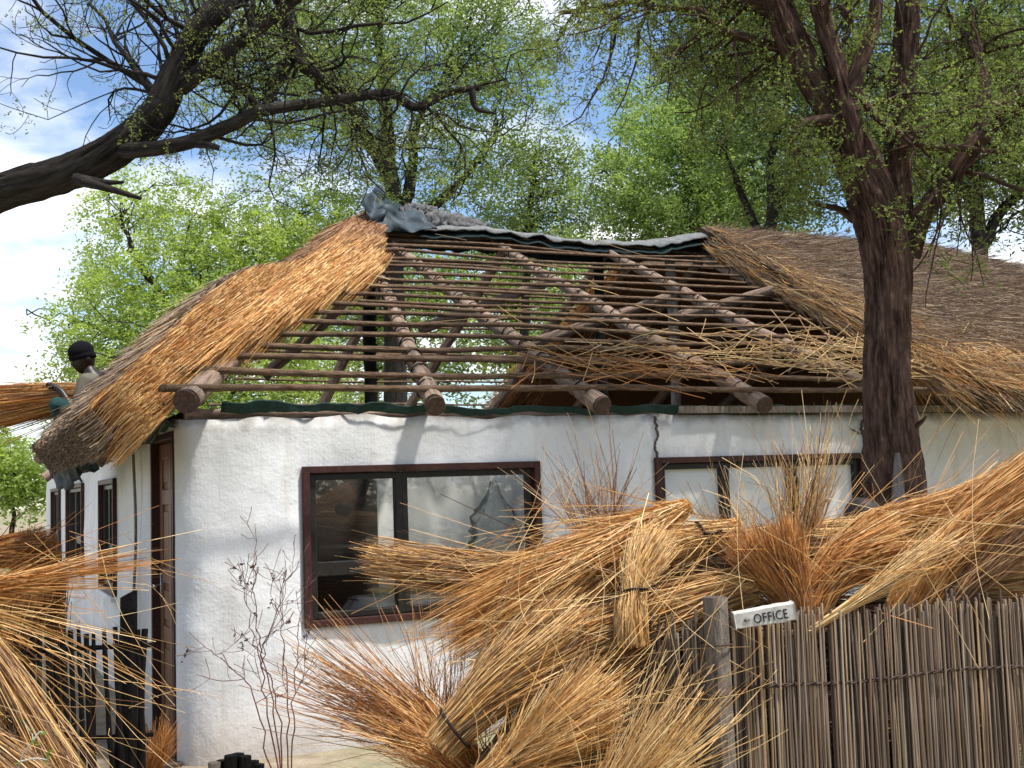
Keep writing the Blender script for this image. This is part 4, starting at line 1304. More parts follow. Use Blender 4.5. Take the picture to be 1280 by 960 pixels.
def right_tree():
    """forked tree standing close in front of the house wall"""
    T = Tree(47)
    Y = 8.0
    A = lambda x, y, d=0.0: at(x, y, Y + d)
    g = A(1126, 900); g[2] = -0.1
    P0, r0 = T.limb([g, A(1124, 700), A(1120, 620), A(1113, 540), A(1108, 470), A(1109, 400), A(1108, 340), A(1096, 270), A(1070, 200), A(1040, 140), A(1010, 90), A(985, 40), A(965, -20), A(950, -90)],
                    [0.24, 0.205, 0.178, 0.160, 0.143, 0.140, 0.148, 0.156, 0.140, 0.112, 0.10, 0.095, 0.088, 0.07], 110, 300, 0.10)
    P1, r1 = T.limb([A(1118, 330, 0.1), A(1123, 270, 0.12), A(1122, 200, 0.15), A(1126, 120, 0.2), A(1133, 40, 0.2), A(1135, -40, 0.2), A(1140, -120, 0.2)], [0.11, 0.098, 0.088, 0.088, 0.080, 0.07, 0.05], 60, 110, 0.10)
    P2, r2 = T.limb([A(1072, 210, -0.05), A(1060, 140, -0.1), A(1042, 70, -0.1), A(1025, 10, -0.1), A(1010, -60, -0.1)], [0.085, 0.075, 0.066, 0.06, 0.05], 48, 70, 0.10)
    P3, r3 = T.limb([A(1062, 120, -0.12), A(1075, 80, -0.15), A(1090, 40, -0.15), A(1098, -20, -0.15)], [0.055, 0.05, 0.046, 0.04], 40, 50, 0.10)
    P4, r4 = T.limb([A(1135, 320, 0.05), A(1150, 275, 0.0), A(1175, 240, -0.05), A(1200, 205, -0.1), A(1240, 150, -0.1), A(1290, 118, -0.1), A(1350, 90, -0.1)], [0.075, 0.066, 0.064, 0.066, 0.07, 0.062, 0.045], 44, 70, 0.10)
    P5, r5 = T.limb([A(1035, 135, 0.1), A(1000, 70, 0.1), A(960, 55, 0.1), A(915, 38, 0.0), A(870, 15, 0), A(810, 10, 0), A(740, -10, 0)], [0.045, 0.04, 0.034, 0.03, 0.026, 0.02, 0.012], 12, 60, 0.10, 0.05)
    P6, r6 = T.limb([A(1050, 150, -0.1), A(1010, 153, -0.2), A(990, 175, -0.2), A(990, 205, -0.2)], [0.04, 0.032, 0.026, 0.016], 12, 26, 0.12)
    P7, r7 = T.limb([A(1075, 115, -0.1), A(1090, 140, -0.15), A(1120, 165, -0.2), A(1155, 182, -0.2), A(1195, 185, -0.2), A(1250, 190, -0.2)], [0.026, 0.026, 0.024, 0.024, 0.022, 0.012], 10, 36, 0.12)
    P8, r8 = T.limb([A(1068, 275, 0.1), A(1050, 262, 0.1), A(1030, 257, 0.1), A(1010, 254, 0.1)], [0.03, 0.022, 0.017, 0.008], 9, 20, 0.12)
    P9, r9 = T.limb([A(1050, 10, 0), A(1064, 30, 0), A(1050, 60, 0)], [0.03, 0.022, 0.014], 9, 16, 0.1)
    # a short snag on the trunk
    T.limb([A(1142, 535, -0.05), A(1152, 527, -0.1), A(1158, 520, -0.12)], [0.022, 0.014, 0.006], 8, 8, 0.1)
    T.sprout(P5, r5, 1, 20, 0.95, 1.0, -0.05, 3, 0.3, 0.15, 6, np.array([0, 0.4, 0]))
    T.sprout(P0[250:], r0[250:], 1, 8, 1.2, 1.0, -0.02, 3, 0.3, 0.15, 6, np.array([0, 0.9, 0]))
    T.sprout(P1[40:], r1[40:], 1, 8, 1.2, 1.0, -0.02, 3, 0.3, 0.15, 6, np.array([0, 0.9, 0]))
    T.sprout(P2[25:], r2[25:], 1, 7, 1.1, 1.0, 0, 3, 0.3, 0.15, 6, np.array([0, 0.9, 0]))
    T.sprout(P4[20:], r4[20:], 1, 24, 1.1, 1.0, -0.03, 3, 0.32, 0.15, 6, np.array([0, 0.5, 0]))
    T.sprout(P7, r7, 1, 14, 0.8, 1.1, -0.03, 3, 0.32)
    T.sprout(P6, r6, 1, 8, 0.6, 1.1, -0.03, 3, 0.32)
    # dead twigs hanging in a bunch off the right-hand limb
    for k in range(7):
        p = A(1165 + 10 * k, 215 + 6 * T.rg.normal(), -0.15)
        B = T.wander(p, np.array([0.05 * T.rg.normal(), 0.05 * T.rg.normal(), -1.0]), 0.55 + 0.5 * T.rg.random(), 12, 0.16, -0.06)
        T.twig.tube(B, np.linspace(0.009, 0.003, 12), 5, False)
        T.sprout(B, np.linspace(0.009, 0.003, 12), 2, 4, 0.4, 0.9, -0.15, 2, 0.3)
    nt_ = len(T.tips)
    # crown above and behind: broad overhead branches carrying most of the leaf
    for (x, y, d, x2, y2, d2) in [(960, -20, 0, 760, -60, 0.4), (1020, 0, 0, 860, -40, 1.2), (1098, -20, 0, 980, -140, 0.8), (1135, -40, 0, 1260, -110, 0.6), (1290, 118, 0, 1360, -20, 0.3), (1240, 150, 0, 1190, 20, 1.2), (960, 0, 0, 700, 20, 1.0)]:
        q = [A(x, y, d), A((x + x2) / 2, (y + y2) / 2 - 20, (d + d2) / 2), A(x2, y2, d2)]
        Pq, rq = T.limb(q, [0.045, 0.034, 0.016], 10, 26, 0.1, 0.06)
        T.sprout(Pq, rq, 1, 10, 1.15, 1.0, -0.06, 3, 0.28, 0.15, 6, np.array([0, 0.45, 0]))
    lf = T.leaves_on_twigs(10, 0.010, (0.08, 0.11, 0.035), (0.27, 0.32, 0.11), 0.05, 0.035, 0.9)
    root = T.finish('forked_tree', 'forked rough-barked tree standing in front of the white wall', g, MBARK, lf, MLEAF)
    # bare grey strip where the bark has come off
    m = MB()
    V, Q = [], []
    n = 26
    for i in range(n):
        f = i / (n - 1)
        y = 566 + f * 90
        w = 3 + 8 * f ** 0.7
        for j in range(7):
            s = j / 6 * 2 - 1
            p = A(1122 + 1.5 * f + w * s, y, -0.188 - 0.045 * f + 0.012 * s * s)
            V.append(p)
    for i in range(n - 1):
        for j in range(6):
            a = i * 7 + j
            Q.append((a, a + 7, a + 8, a + 1))
    o = m.add(V, Q).build('bare_wood', MSAP, root)
    so = o.modifiers.new('thickness', 'SOLIDIFY'); so.thickness = 0.03
right_tree()

# trees behind the photographer: they show as reflections in the window glass
def behind():
    T = Tree(90)
    c = W(7.5, -21, 0)
    P, r = T.limb([c - Z1 * 0.1, c + Z1 * 2.5 + D2 * 0.3, c + Z1 * 5], [0.3, 0.22, 0.1], 10, 20, 0.1, 0.1)
    bl = [(*(c + D2 * a + Z1 * z), 2.2, 2.2, 1.6) for a, z in ((-2.5, 3.5), (0, 5.5), (2.5, 3.8), (0, 3), (-1.5, 7), (1.8, 7), (-2, 1.6), (2.4, 1.6))]
    lf = T.crown(bl, 520, 40, 0.10, DRK0, MID1, 0.6)
    T.twigs_to_clumps(P, r, 60)
    root = T.finish('shade_tree', 'dark leafy tree mirrored in the window glass', c, MBARKG, lf, MLEAF, 'trees mirrored in the window glass')
    for du, dv in ((-6, 1.5), (6.5, 2.0), (-12, 0)):
        e = root.copy(); COL.objects.link(e)
        e.location = tuple(np.array(root.location) + du * D2 + dv * D1)
        for ch in root.children:
            q = ch.copy(); COL.objects.link(q); q.parent = e
            q.matrix_parent_inverse = ch.matrix_parent_inverse
behind()

# ================================================================== straw bundles
_bn = [100]
def bundle_mesh(spine, radii, n, pal, seed, pal2=None, feather=0.35, tip=0.35, butt=0.04, rs=0.0015, fly=0.025, core=0.62, K=4, mixf=0.3):
    """spine runs from the butt (t=0) to the feathery heads (t=1)"""
    n = int(n * 1.7)
    rg = np.random.default_rng(seed)
    S = smooth_path(spine, 40)
    L = np.linalg.norm(np.diff(S, axis=0), axis=1).sum()
    R = np.interp(np.linspace(0, 1, 40), np.linspace(0, 1, len(radii)), radii)
    T = np.gradient(S, axis=0); T /= np.linalg.norm(T, axis=1)[:, None]
    ref = np.array([0.2, 0.3, 0.93]) if abs(T[0][2]) < 0.85 else np.array([0.9, 0.3, 0.1])
    A = np.cross(T, ref); A /= np.linalg.norm(A, axis=1)[:, None]
    B = np.cross(A, T)
    ph = rg.random(n) * 2 * math.pi
    rho = 1 - 0.55 * rg.random(n) ** 1.6
    t0 = butt * rg.random(n) * (1 + 2 * (rg.random(n) < 0.2))
    t1 = 1 - tip * rg.random(n) ** 1.3
    s = np.linspace(0, 1, K)
    tt = t0[:, None] + (t1 - t0)[:, None] * s
    f = np.clip(tt * 39, 0, 38.999); i = f.astype(int); fr = f - i
    def ip(X):
        return X[i] * (1 - fr)[..., None] + X[i + 1] * fr[..., None]
    Rr = R[i] * (1 - fr) + R[i + 1] * fr
    ph2 = ph[:, None] + 0.25 * rg.normal(size=(n, 1)) * s
    off = (rho[:, None] * Rr)[..., None] * (np.cos(ph2)[..., None] * ip(A) + np.sin(ph2)[..., None] * ip(B))
    P = ip(S) + off
    P += (feather * 0.085 * rg.normal(size=(n, 1, 3))) * (s ** 2)[None, :, None]
    P += 0.006 * rg.normal(size=(n, K, 3)) * s[None, :, None]
    P[..., 2] -= 0.03 * rg.random((n, 1)) * (s ** 3)
    bow = rg.normal(size=(n, 1, 3)) * (0.003 + 0.008 * feather)
    P += bow * np.sin(np.linspace(0, math.pi, K))[None, :, None]
    k = rg.random(n) < fly
    P[k] += (0.12 * rg.normal(size=(k.sum(), 1, 3))) * (s ** 1.5)[None, :, None]
    col = pick(pal, n, rg)
    if pal2:
        q = rg.random(n) < mixf
        col[q] = pick(pal2, int(q.sum()), rg)
    m = MB()
    rw = rs * (0.7 + 0.7 * rg.random(n))
    h2 = int(n * 0.96)
    m.strands(P[:h2], rw[:h2], col[:h2], 2, seed + 1, 0.45)
    m.strands(P[h2:], rw[h2:], col[h2:], 3, seed + 2, 0.45)
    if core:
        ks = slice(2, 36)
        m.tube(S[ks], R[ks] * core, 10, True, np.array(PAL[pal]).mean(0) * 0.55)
    return m, S, R, T, A, B
def bundle(label, pix, radii, n, pal, pal2=None, ties=(), group=None, pts=None, mat_tie=None, **kw):
    _bn[0] += 1
    spine = pts if pts is not None else [at(*p) for p in pix]
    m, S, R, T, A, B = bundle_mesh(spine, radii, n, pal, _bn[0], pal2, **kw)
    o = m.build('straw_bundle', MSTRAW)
    tag(o, label, 'straw bundle', group)
    for t in ties:
        i = int(t * 39)
        a = np.linspace(0, 2 * math.pi, 22)
        rr = R[i] * 1.12 + 0.006
        MB().tube(S[i] + rr * (np.cos(a)[:, None] * A[i] + np.sin(a)[:, None] * B[i]) + 0.012 * np.sin(a)[:, None] * T[i], 0.0055, 6, False).build('tie', mat_tie or MTIE, o)
        e = S[i] + rr * A[i] * -1
        MB().tube([e, e + np.array([0.03, -0.02, 0.0]), e + np.array([0.06, -0.02, 0.012])], 0.004, 5).build('tie', mat_tie or MTIE, o)
    return o
GP = 'straw bundles piled over the reed fence'
GL = 'straw bundles by the picket fence'
GS = 'straw bundles stacked low behind the reed fence'

# ---- reed fence: a panel facing the camera and one turning back to the left
FY = 4.0
f0 = at(893, 766, FY); FZ = f0[2]
d_ = ray(1280, 742); f1 = CAM + d_ * ((FZ - CAM[2]) / d_[2])
f1[2] = FZ
fdir = (f1 - f0); fdir[2] = 0; fdir /= np.linalg.norm(fdir)
fnor = np.array([fdir[1], -fdir[0], 0])         # towards the camera
FL_DIR = np.array([-0.80, 0.60, 0]); FL_DIR /= np.linalg.norm(FL_DIR)
fence = empty('reed_fence', (f0[0], f0[1], 0), 'reed screen fence with a wire band and a weathered corner post', 'fence')
def m_reed(N, L):
    g = gcoord(N)
    oi = N('ShaderNodeObjectInfo').outputs['Random']
    f = nz(N, L, g, 30, 4, 0.6, (1, 1, 0.08))
    base = ramp(N, L, oi, [(0.0, (0.17, 0.12, 0.082)), (0.25, (0.32, 0.24, 0.18)), (0.5, (0.41, 0.325, 0.25)), (0.72, (0.52, 0.36, 0.19)), (0.86, (0.27, 0.21, 0.165)), (1.0, (0.48, 0.40, 0.315))])
    c = mixc(N, L, 1.0, base, ramp(N, L, f, [(0.3, (0.5, 0.48, 0.46)), (0.7, (1.25, 1.25, 1.25))]), 'MULTIPLY')
    return pbsdf(N, L, c, 0.6, bump(N, L, f, 0.4, 0.003), 0.3).outputs[0]
MREED = mat('reed', m_reed)
reed_me = []
rgf = np.random.default_rng(5)
for k in range(7):
    zs = np.linspace(0, 1.0, 9)
    r = np.full(9, 1.0) + 0.05 * rgf.normal(size=9)
    r[rgf.integers(2, 7)] = 1.25
    P = np.stack([1.2 * np.cumsum(rgf.normal(size=9)), 0.8 * np.cumsum(rgf.normal(size=9)), zs], 1)
    m = MB().tube(np.stack([P[:, 0] * 0, P[:, 1] * 0, zs], 1), r * 0.0036, 6)
    v = np.concatenate(m.V)
    b = np.interp(v[:, 2], zs, P[:, 0] - np.linspace(0, P[-1, 0], 9)) * 0.0012
    m.V = [v + np.stack([b, b * 0.5, b * 0], 1).astype(np.float32)]
    reed_me.append(m.mesh('reed', MREED))
def reeds(p0, d, nrm, L, step, hz):
    x = 0.0
    i = 0
    while x < L:
        o = bpy.data.objects.new('reed', reed_me[rgf.integers(0, 7)])
        COL.objects.link(o)
        o.parent = fence; o.matrix_parent_inverse = parent_inv(fence)
        h = hz - 0.014 + 0.011 * rgf.normal() - (0.02 if rgf.random() < 0.12 else 0)
        p = p0 + d * x + nrm * (0.003 * rgf.normal() + 0.004 * (i % 2))
        s = 0.72 + 0.65 * rgf.random()
        o.scale = (s, s, h + 0.05)
        o.location = (p[0], p[1], -0.05)
        o.rotation_euler = (rgf.normal() * 0.010, rgf.normal() * 0.014, rgf.random() * 6.28)
        x += step * s
        i += 1
reeds(f0 + fdir * 0.05, fdir, fnor, 1.56, 0.0072, FZ)
reeds(f0 + FL_DIR * 0.05, FL_DIR, np.array([-FL_DIR[1], FL_DIR[0], 0]) * -1, 0.75, 0.0105, FZ - 0.04)
def backing(p0, d, nrm, L, n, name):
    m = MB()
    for k in range(n):
        p = p0 + d * (L * rgf.random()) - nrm * (0.012 + 0.012 * rgf.random())
        h = FZ - 0.05 + 0.03 * rgf.normal()
        c = np.array([0.16, 0.12, 0.09]) * (0.5 + 0.9 * rgf.random())
        m.tube([np.array([p[0], p[1], -0.05]), np.array([p[0] + 0.006 * rgf.normal(), p[1], h])], 0.0045, 5, True, c)
    m.build(name, MSTRAW, fence)['kind'] = 'stuff'
backing(f0, fdir, fnor, 1.6, 380, 'reed_backing')
backing(f0, FL_DIR, np.array([FL_DIR[1], -FL_DIR[0], 0]), 0.8, 170, 'reed_backing')
pp = f0 - fdir * 0.01 + fnor * 0.03
MB().tube([np.array([pp[0], pp[1], -0.1]), np.array([pp[0] + 0.004, pp[1], 0.7]), np.array([pp[0] - 0.002, pp[1], FZ + 0.055])], [0.046, 0.044, 0.038], 14, True, None,
          0.06 * rgf.normal(size=(3, 14))).build('post', MGREYW, fence, False)
for z in (0.96, 0.35):
    P = [f0 - fdir * 0.06 + fnor * 0.05 + Z1 * (z - FZ)] + [f0 + fdir * x + fnor * (0.014 + 0.002 * math.sin(x * 40)) + Z1 * (z - FZ + 0.010 * x + 0.006 * math.sin(x * 9)) for x in np.linspace(0.06, 1.58, 30)]
    wi = MB()
    P = np.array(P)
    for ph in (0, math.pi):
        q = smooth_path(P, 160)
        a = np.arange(160) * 0.9 + ph
        wi.tube(q + 0.004 * np.cos(a)[:, None] * fnor + 0.004 * np.sin(a)[:, None] * Z1, 0.0036, 5)
    wi.build('wire', MWIRE, fence)
for z in (0.96, 1.12):
    a = np.linspace(0, 2 * math.pi, 20)
    MB().tube(np.array([pp[0], pp[1], z]) + 0.053 * (np.cos(a)[:, None] * _r0 + np.sin(a)[:, None] * np.array([0, 1, 0])), 0.003, 5, False).build('wire', MWIRE, fence)

# ---- the sign
def sign():
    c = (at(916, 783, FY - 0.02) + at(993, 757, FY - 0.02)) / 2 + Z1 * -0.0
    a = at(993, 763, FY - 0.035) - at(917, 776, FY - 0.035)
    L = np.linalg.norm(a); ax = a / L
    up = np.cross(np.cross(ax, _f), ax) * -1
    up = Z1 - ax * (Z1 @ ax); up /= np.linalg.norm(up)
    ay = np.cross(up, ax)
    if ay @ fnor < 0:
        ay = -ay
    c = (at(993, 763, FY - 0.035) + at(917, 776, FY - 0.035)) / 2
    h, d = 0.026, 0.022
    root = empty('office_sign', c - up * h, 'small chipped white wooden block sign reading OFFICE with a left arrow', 'sign')
    m = MB()
    n = 14
    V = []
    for i in range(n):
        f = i / (n - 1)
        p = c + ax * (f - 0.5) * L
        hh = h * (1 + 0.04 * rgf.normal()) * (1.0 + 0.10 * f)
        V += [p - up * hh * 1.0 + ay * d, p + up * hh * 0.95 + ay * d, p + up * (hh * 0.95 + 0.001) - ay * d * 1.6, p - up * hh - ay * d * 1.6]
    Q = []
    for i in range(n - 1):
        for k in range(4):
            Q.append((i * 4 + k, i * 4 + (k + 1) % 4, i * 4 + 4 + (k + 1) % 4, i * 4 + 4 + k))
    Q += [(0, 1, 2, 3), ((n - 1) * 4 + 3, (n - 1) * 4 + 2, (n - 1) * 4 + 1, (n - 1) * 4)]
    bevel(m.add(V, Q).build('board', MSIGN, root, False), 0.003)
    cu = bpy.data.curves.new('lettering', 'FONT')
    cu.body = 'OFFICE'
    cu.size = 1.0
    cu.space_character = 1.05
    cu.extrude = 0.01
    cu.resolution_u = 3
    to = bpy.data.objects.new('t', cu); COL.objects.link(to)
    dg = bpy.context.evaluated_depsgraph_get()
    me = bpy.data.meshes.new_from_object(to.evaluated_get(dg))
    bpy.data.objects.remove(to)
    v = np.array([q.co[:] for q in me.vertices])
    wd = v[:, 0].max()
    sx, sz = L * 0.56 / wd, 0.043
    o3 = c - ax * L * 0.20 - up * 0.017 + ay * (d + 0.0015)
    co = o3 + v[:, :1] * sx * ax + v[:, 1:2] * sz * up + v[:, 2:3] * 0.08 * ay
    me.vertices.foreach_set('co', co.ravel().astype(np.float32))
    me.materials.clear(); me.update()
    link('lettering', me, MINK, root)
    ar = MB()
    b = c + ay * (d + 0.0015) + up * -0.002
    ar.tube([b - ax * L * 0.36, b - ax * L * 0.25], 0.0012, 6)
    ar.tube([b - ax * L * 0.31 + up * 0.007, b - ax * L * 0.36, b - ax * L * 0.31 - up * 0.006], 0.0012, 6)
    ar.build('arrow', MINK, root)
sign()

# ---- the pile over the fence
bundle('long pale straw bundle lying along the top of the pile', [(900, 695, 4.75), (1000, 688, 4.75), (1130, 684, 4.8), (1300, 690, 4.9)], [0.09, 0.105, 0.11, 0.10], 1500, 'pale', 'weather', group=GP)
bundle('fluffy straw bundle pointing up to the right over the fence', [(1128, 775, 4.35), (1165, 705, 4.4), (1225, 645, 4.45), (1330, 570, 4.5)], [0.075, 0.085, 0.085, 0.075], 1700, 'orange', 'gold', group=GP, feather=0.35, mixf=0.4)
bundle('pale straw bundle arching from the brush to the upper right', [(1030, 720, 4.45), (1100, 665, 4.5), (1190, 648, 4.5), (1310, 600, 4.55)], [0.07, 0.085, 0.08, 0.07], 1500, 'gold', 'orange', group=GP, mixf=0.4)
bundle('orange brush-like bundle standing behind the OFFICE sign', [(1000, 785, 4.16), (988, 740, 4.18), (968, 700, 4.2), (952, 658, 4.22)], [0.045, 0.07, 0.10, 0.125], 2200, 'orange', 'rust', group=GP, feather=0.25, tip=0.3)
bundle('orange feathery bundle leaning right beside the brush', [(1010, 785, 4.2), (1025, 735, 4.22), (1060, 695, 4.25), (1125, 665, 4.3)], [0.05, 0.06, 0.065, 0.07], 1300, 'orange', 'gold', group=GP, feather=0.3)
bundle('thin sheaf of pale stalks crossing the dark gap', [(1010, 790, 4.08), (1080, 745, 4.12), (1140, 700, 4.2), (1210, 655, 4.3)], [0.012, 0.016, 0.016, 0.022], 75, 'pale', group=GP, core=0, feather=0.35)
bundle('short dark-tipped bundle leaning at the right of the fence', [(1175, 775, 4.35), (1215, 725, 4.37), (1270, 672, 4.4), (1320, 630, 4.45)], [0.035, 0.045, 0.045, 0.05], 700, 'rust', 'brown', group=GP, feather=0.3)
bundle('pale bundle lying level just above the right fence top', [(1150, 745, 4.5), (1230, 735, 4.5), (1340, 722, 4.55)], [0.05, 0.06, 0.05], 700, 'gold', 'pale', group=GP)
bundle('wide fan of golden straw hanging down in front of the window corner', [(862, 632, 4.5), (790, 672, 4.45), (690, 725, 4.4), (560, 800, 4.35)], [0.03, 0.065, 0.10, 0.10], 2400, 'gold', 'orange', group=GP, feather=0.5, tip=0.6, mixf=0.25, fly=0.05)
bundle('level straw bundle poking left across the window', [(860, 690, 4.7), (740, 715, 4.68), (600, 718, 4.65), (455, 690, 4.6)], [0.07, 0.085, 0.060, 0.03], 1700, 'brown', 'gold', group=GP, tip=0.75, feather=0.35, mixf=0.5)
bundle('broom-like tied bundle hanging butt down at the pile edge', [(790, 808, 4.1), (788, 770, 4.1), (792, 738, 4.12), (800, 705, 4.18), (822, 660, 4.28)], [0.062, 0.050, 0.026, 0.055, 0.085], 800, 'pale', 'gold', ties=(0.5,), group=GP, butt=0.14, feather=0.15, tip=0.5, core=0.5, fly=0.02, K=7)
bundle('old grey straw bundle wedged under the pale ones', [(800, 742, 4.45), (860, 712, 4.45), (935, 690, 4.5)], [0.07, 0.085, 0.08], 1000, 'grey', 'brown', group=GP)
bundle('short tied yellow bundle with its butt end by the brush', [(925, 668, 4.4), (885, 672, 4.4), (845, 682, 4.4), (780, 700, 4.42)], [0.062, 0.05, 0.048, 0.06], 800, 'gold', 'pale', ties=(0.40,), group=GP, butt=0.10)
bundle('thick straw bundle resting on the fence corner post', [(945, 735, 4.25), (870, 760, 4.25), (760, 800, 4.22), (650, 850, 4.2)], [0.085, 0.10, 0.10, 0.085], 2000, 'gold', 'brown', group=GP, mixf=0.35)
bundle('tied bundle slanting down against the white wall', [(548, 935, 3.98), (585, 893, 4.0), (645, 830, 4.06), (725, 765, 4.2)], [0.062, 0.060, 0.078, 0.09], 1700, 'gold', 'brown', ties=(0.22,), group=GP, mixf=0.35, K=6)
bundle('tied sheaf fanning open at the foot of the pile', [(590, 985, 3.85), (650, 948, 3.85), (700, 910, 3.85), (765, 850, 3.95)], [0.045, 0.040, 0.065, 0.085], 1200, 'gold', 'pale', ties=(0.32,), group=GP, feather=0.5, tip=0.6, fly=0.06)
bundle('brown sheaf lying under the fanned one', [(585, 985, 4.1), (660, 915, 4.08), (745, 825, 4.1)], [0.045, 0.06, 0.075], 1100, 'brown', 'grey', group=GP)
bundle('pale sheaf fanning upward before the reed panel', [(690, 1090, 3.75), (770, 1000, 3.75), (820, 930, 3.75), (885, 840, 3.8)], [0.04, 0.06, 0.09, 0.13], 330, 'pale', 'gold', group=GP, tip=0.7, fly=0.2, feather=0.6, core=0)
bundle('fluffy orange straw heads at the foot of the white wall', [(630, 1010, 4.15), (585, 968, 4.15), (545, 935, 4.15), (485, 895, 4.2)], [0.065, 0.07, 0.07, 0.06], 560, 'orange', 'gold', group=GP, feather=0.9, tip=0.65, core=0.4, rs=0.0015, fly=0.12)
bundle('wispy reddish straw spraying left along the wall', [(590, 960, 4.25), (520, 910, 4.3), (450, 870, 4.35), (370, 820, 4.4)], [0.05, 0.08, 0.10, 0.12], 260, 'rust', 'orange', group=GP, feather=0.9, core=0, rs=0.0016)
bundle('dark upright straw sheaf between the fence and the pile', [(720, 985, 4.35), (735, 880, 4.35), (760, 800, 4.4), (790, 760, 4.42)], [0.14, 0.15, 0.14, 0.12], 1400, 'brown', 'grey', group=GP)
# standing wisps that rise from the pile in front of the windows
bundle('thin dry grass rising in front of the three-light window', [(995, 690, 4.7), (1000, 640, 4.7), (1005, 580, 4.7), (1000, 530, 4.7)], [0.05, 0.09, 0.13, 0.17], 130, 'pale', 'brown', group=GP, feather=0.9, core=0, rs=0.0016, tip=0.6)
bundle('thin reddish grass rising from the pile by the wall between the windows', [(760, 690, 4.7), (745, 650, 4.7), (735, 610, 4.7), (720, 560, 4.7)], [0.05, 0.10, 0.14, 0.17], 120, 'rust', 'brown', group=GP, feather=0.8, core=0, rs=0.0015, tip=0.6)
bundle('few loose stalks standing before the blinds', [(930, 680, 4.75), (905, 640, 4.75), (880, 600, 4.75)], [0.06, 0.12, 0.18], 50, 'pale', group=GP, feather=0.9, core=0, rs=0.0015, tip=0.6)
bundle('thin upright grass at the wall foot left of the pile', [(548, 930, 4.35), (552, 850, 4.35), (548, 760, 4.35)], [0.05, 0.09, 0.13], 70, 'orange', group=GP, feather=0.6, core=0, rs=0.0014, tip=0.7)
# the stack underneath that carries them
for k, (zc, off) in enumerate([(0.16, 0.30), (0.16, 0.62), (0.46, 0.32), (0.46, 0.64), (0.76, 0.34), (0.76, 0.66), (1.02, 0.42), (1.02, 0.70)]):
    p = f0 - fnor * off
    bundle('brown straw bundle stacked flat behind the reed fence', None, [0.13, 0.155, 0.14], 380, 'brown', 'grey', group=GS,
           pts=[p + fdir * -0.35 + Z1 * (zc - FZ), p + fdir * 0.5 + Z1 * (zc - FZ), p + fdir * 1.5 + Z1 * (zc - FZ)], core=0.9, rs=0.003, fly=0.01, feather=0.1)

# a low heap on the ground that the front sheaves rest on
for k, (xa, xb, Yk, zk) in enumerate([(430, 900, 4.25, 0.17), (470, 880, 3.95, 0.17), (520, 860, 4.15, 0.45)]):
    a, b = at(xa, 1100, Yk), at(xb, 1100, Yk - 0.1)
    a[2] = b[2] = zk
    bundle(['straw bundle on the ground at the back of the heap before the fence', 'straw bundle on the ground at the front of the heap before the fence', 'straw bundle laid across the two at the bottom of the heap'][k], None, [0.14, 0.16, 0.14], 420, 'brown', 'gold', group='straw bundles at the bottom of the heap',
           pts=[a, (a + b) / 2, b], core=0.9, rs=0.0028, fly=0.01, feather=0.1)
# ---- bundles by the picket fence on the left
a = at(-170, 1100, 4.75); a[2] = 0
bundle('stout upright straw bundle the left-hand sheaves lean on', None, [0.28, 0.25, 0.22], 800, 'brown', 'gold', group=GL, pts=[a, a + Z1 * 0.65 + D2 * 0.01, a + Z1 * 1.25], core=0.92, rs=0.0028, feather=0.1, fly=0.01)
bundle('thick brown bundle sloping down past the pickets', [(-120, 690, 4.6), (-48, 765, 4.5), (20, 860, 4.4), (90, 985, 4.3), (195, 1180, 4.25)], [0.030, 0.034, 0.036, 0.036, 0.04], 560, 'gold', 'brown', group=GL, mixf=0.5, fly=0.04)
bundle('broad brown bundle lying at the bottom below the sprout', [(-170, 850, 4.2), (-90, 900, 4.15), (-15, 955, 4.1), (80, 1040, 4.05), (240, 1195, 4.05)], [0.08, 0.09, 0.09, 0.09, 0.09], 1500, 'brown', 'gold', group=GL, mixf=0.4)
bundle('wispy straw spray reaching from the left over the pickets', [(-160, 740, 4.6), (-30, 768, 4.6), (80, 800, 4.65), (215, 860, 4.7)], [0.04, 0.05, 0.05, 0.07], 42, 'gold', 'pale', group=GL, tip=0.85, feather=1.1, core=0, rs=0.0017, fly=0.3)
bundle('thin level spray of straw crossing the side windows', [(-80, 745, 4.8), (0, 732, 4.85), (80, 715, 4.9), (200, 697, 5.0)], [0.03, 0.03, 0.022, 0.02], 170, 'orange', 'gold', group=GL, tip=0.85, feather=0.5, core=0, rs=0.0018, fly=0.12)
bundle('orange bundle leaning upright beyond the picket fence', [(0, 908, 8.6), (20, 800, 8.6), (36, 735, 8.6), (46, 665, 8.6)], [0.17, 0.15, 0.11, 0.10], 1300, 'orange', 'gold', group=GL, rs=0.0035)
bundle('orange bundle laid level on top of the leaning ones', [(-40, 695, 8.5), (10, 688, 8.5), (60, 680, 8.5)], [0.09, 0.10, 0.09], 800, 'orange', 'rust', group=GL, rs=0.0035)
bundle('slim orange bundle standing against the side wall', [(72, 898, 8.9), (70, 790, 8.9), (66, 690, 8.9)], [0.05, 0.05, 0.05], 500, 'orange', 'rust', group=GL, rs=0.0035)
bundle('pale bundle sloping behind the leaning orange one', [(-110, 895, 8.8), (-20, 780, 8.8), (45, 715, 8.8)], [0.13, 0.13, 0.10], 900, 'pale', 'orange', group=GL, rs=0.0035)
bundle('small curl of orange straw on the door step', [(180, 985, 6.6), (198, 940, 6.6), (206, 905, 6.6)], [0.03, 0.05, 0.05], 160, 'orange', group=GL, feather=0.5, core=0)

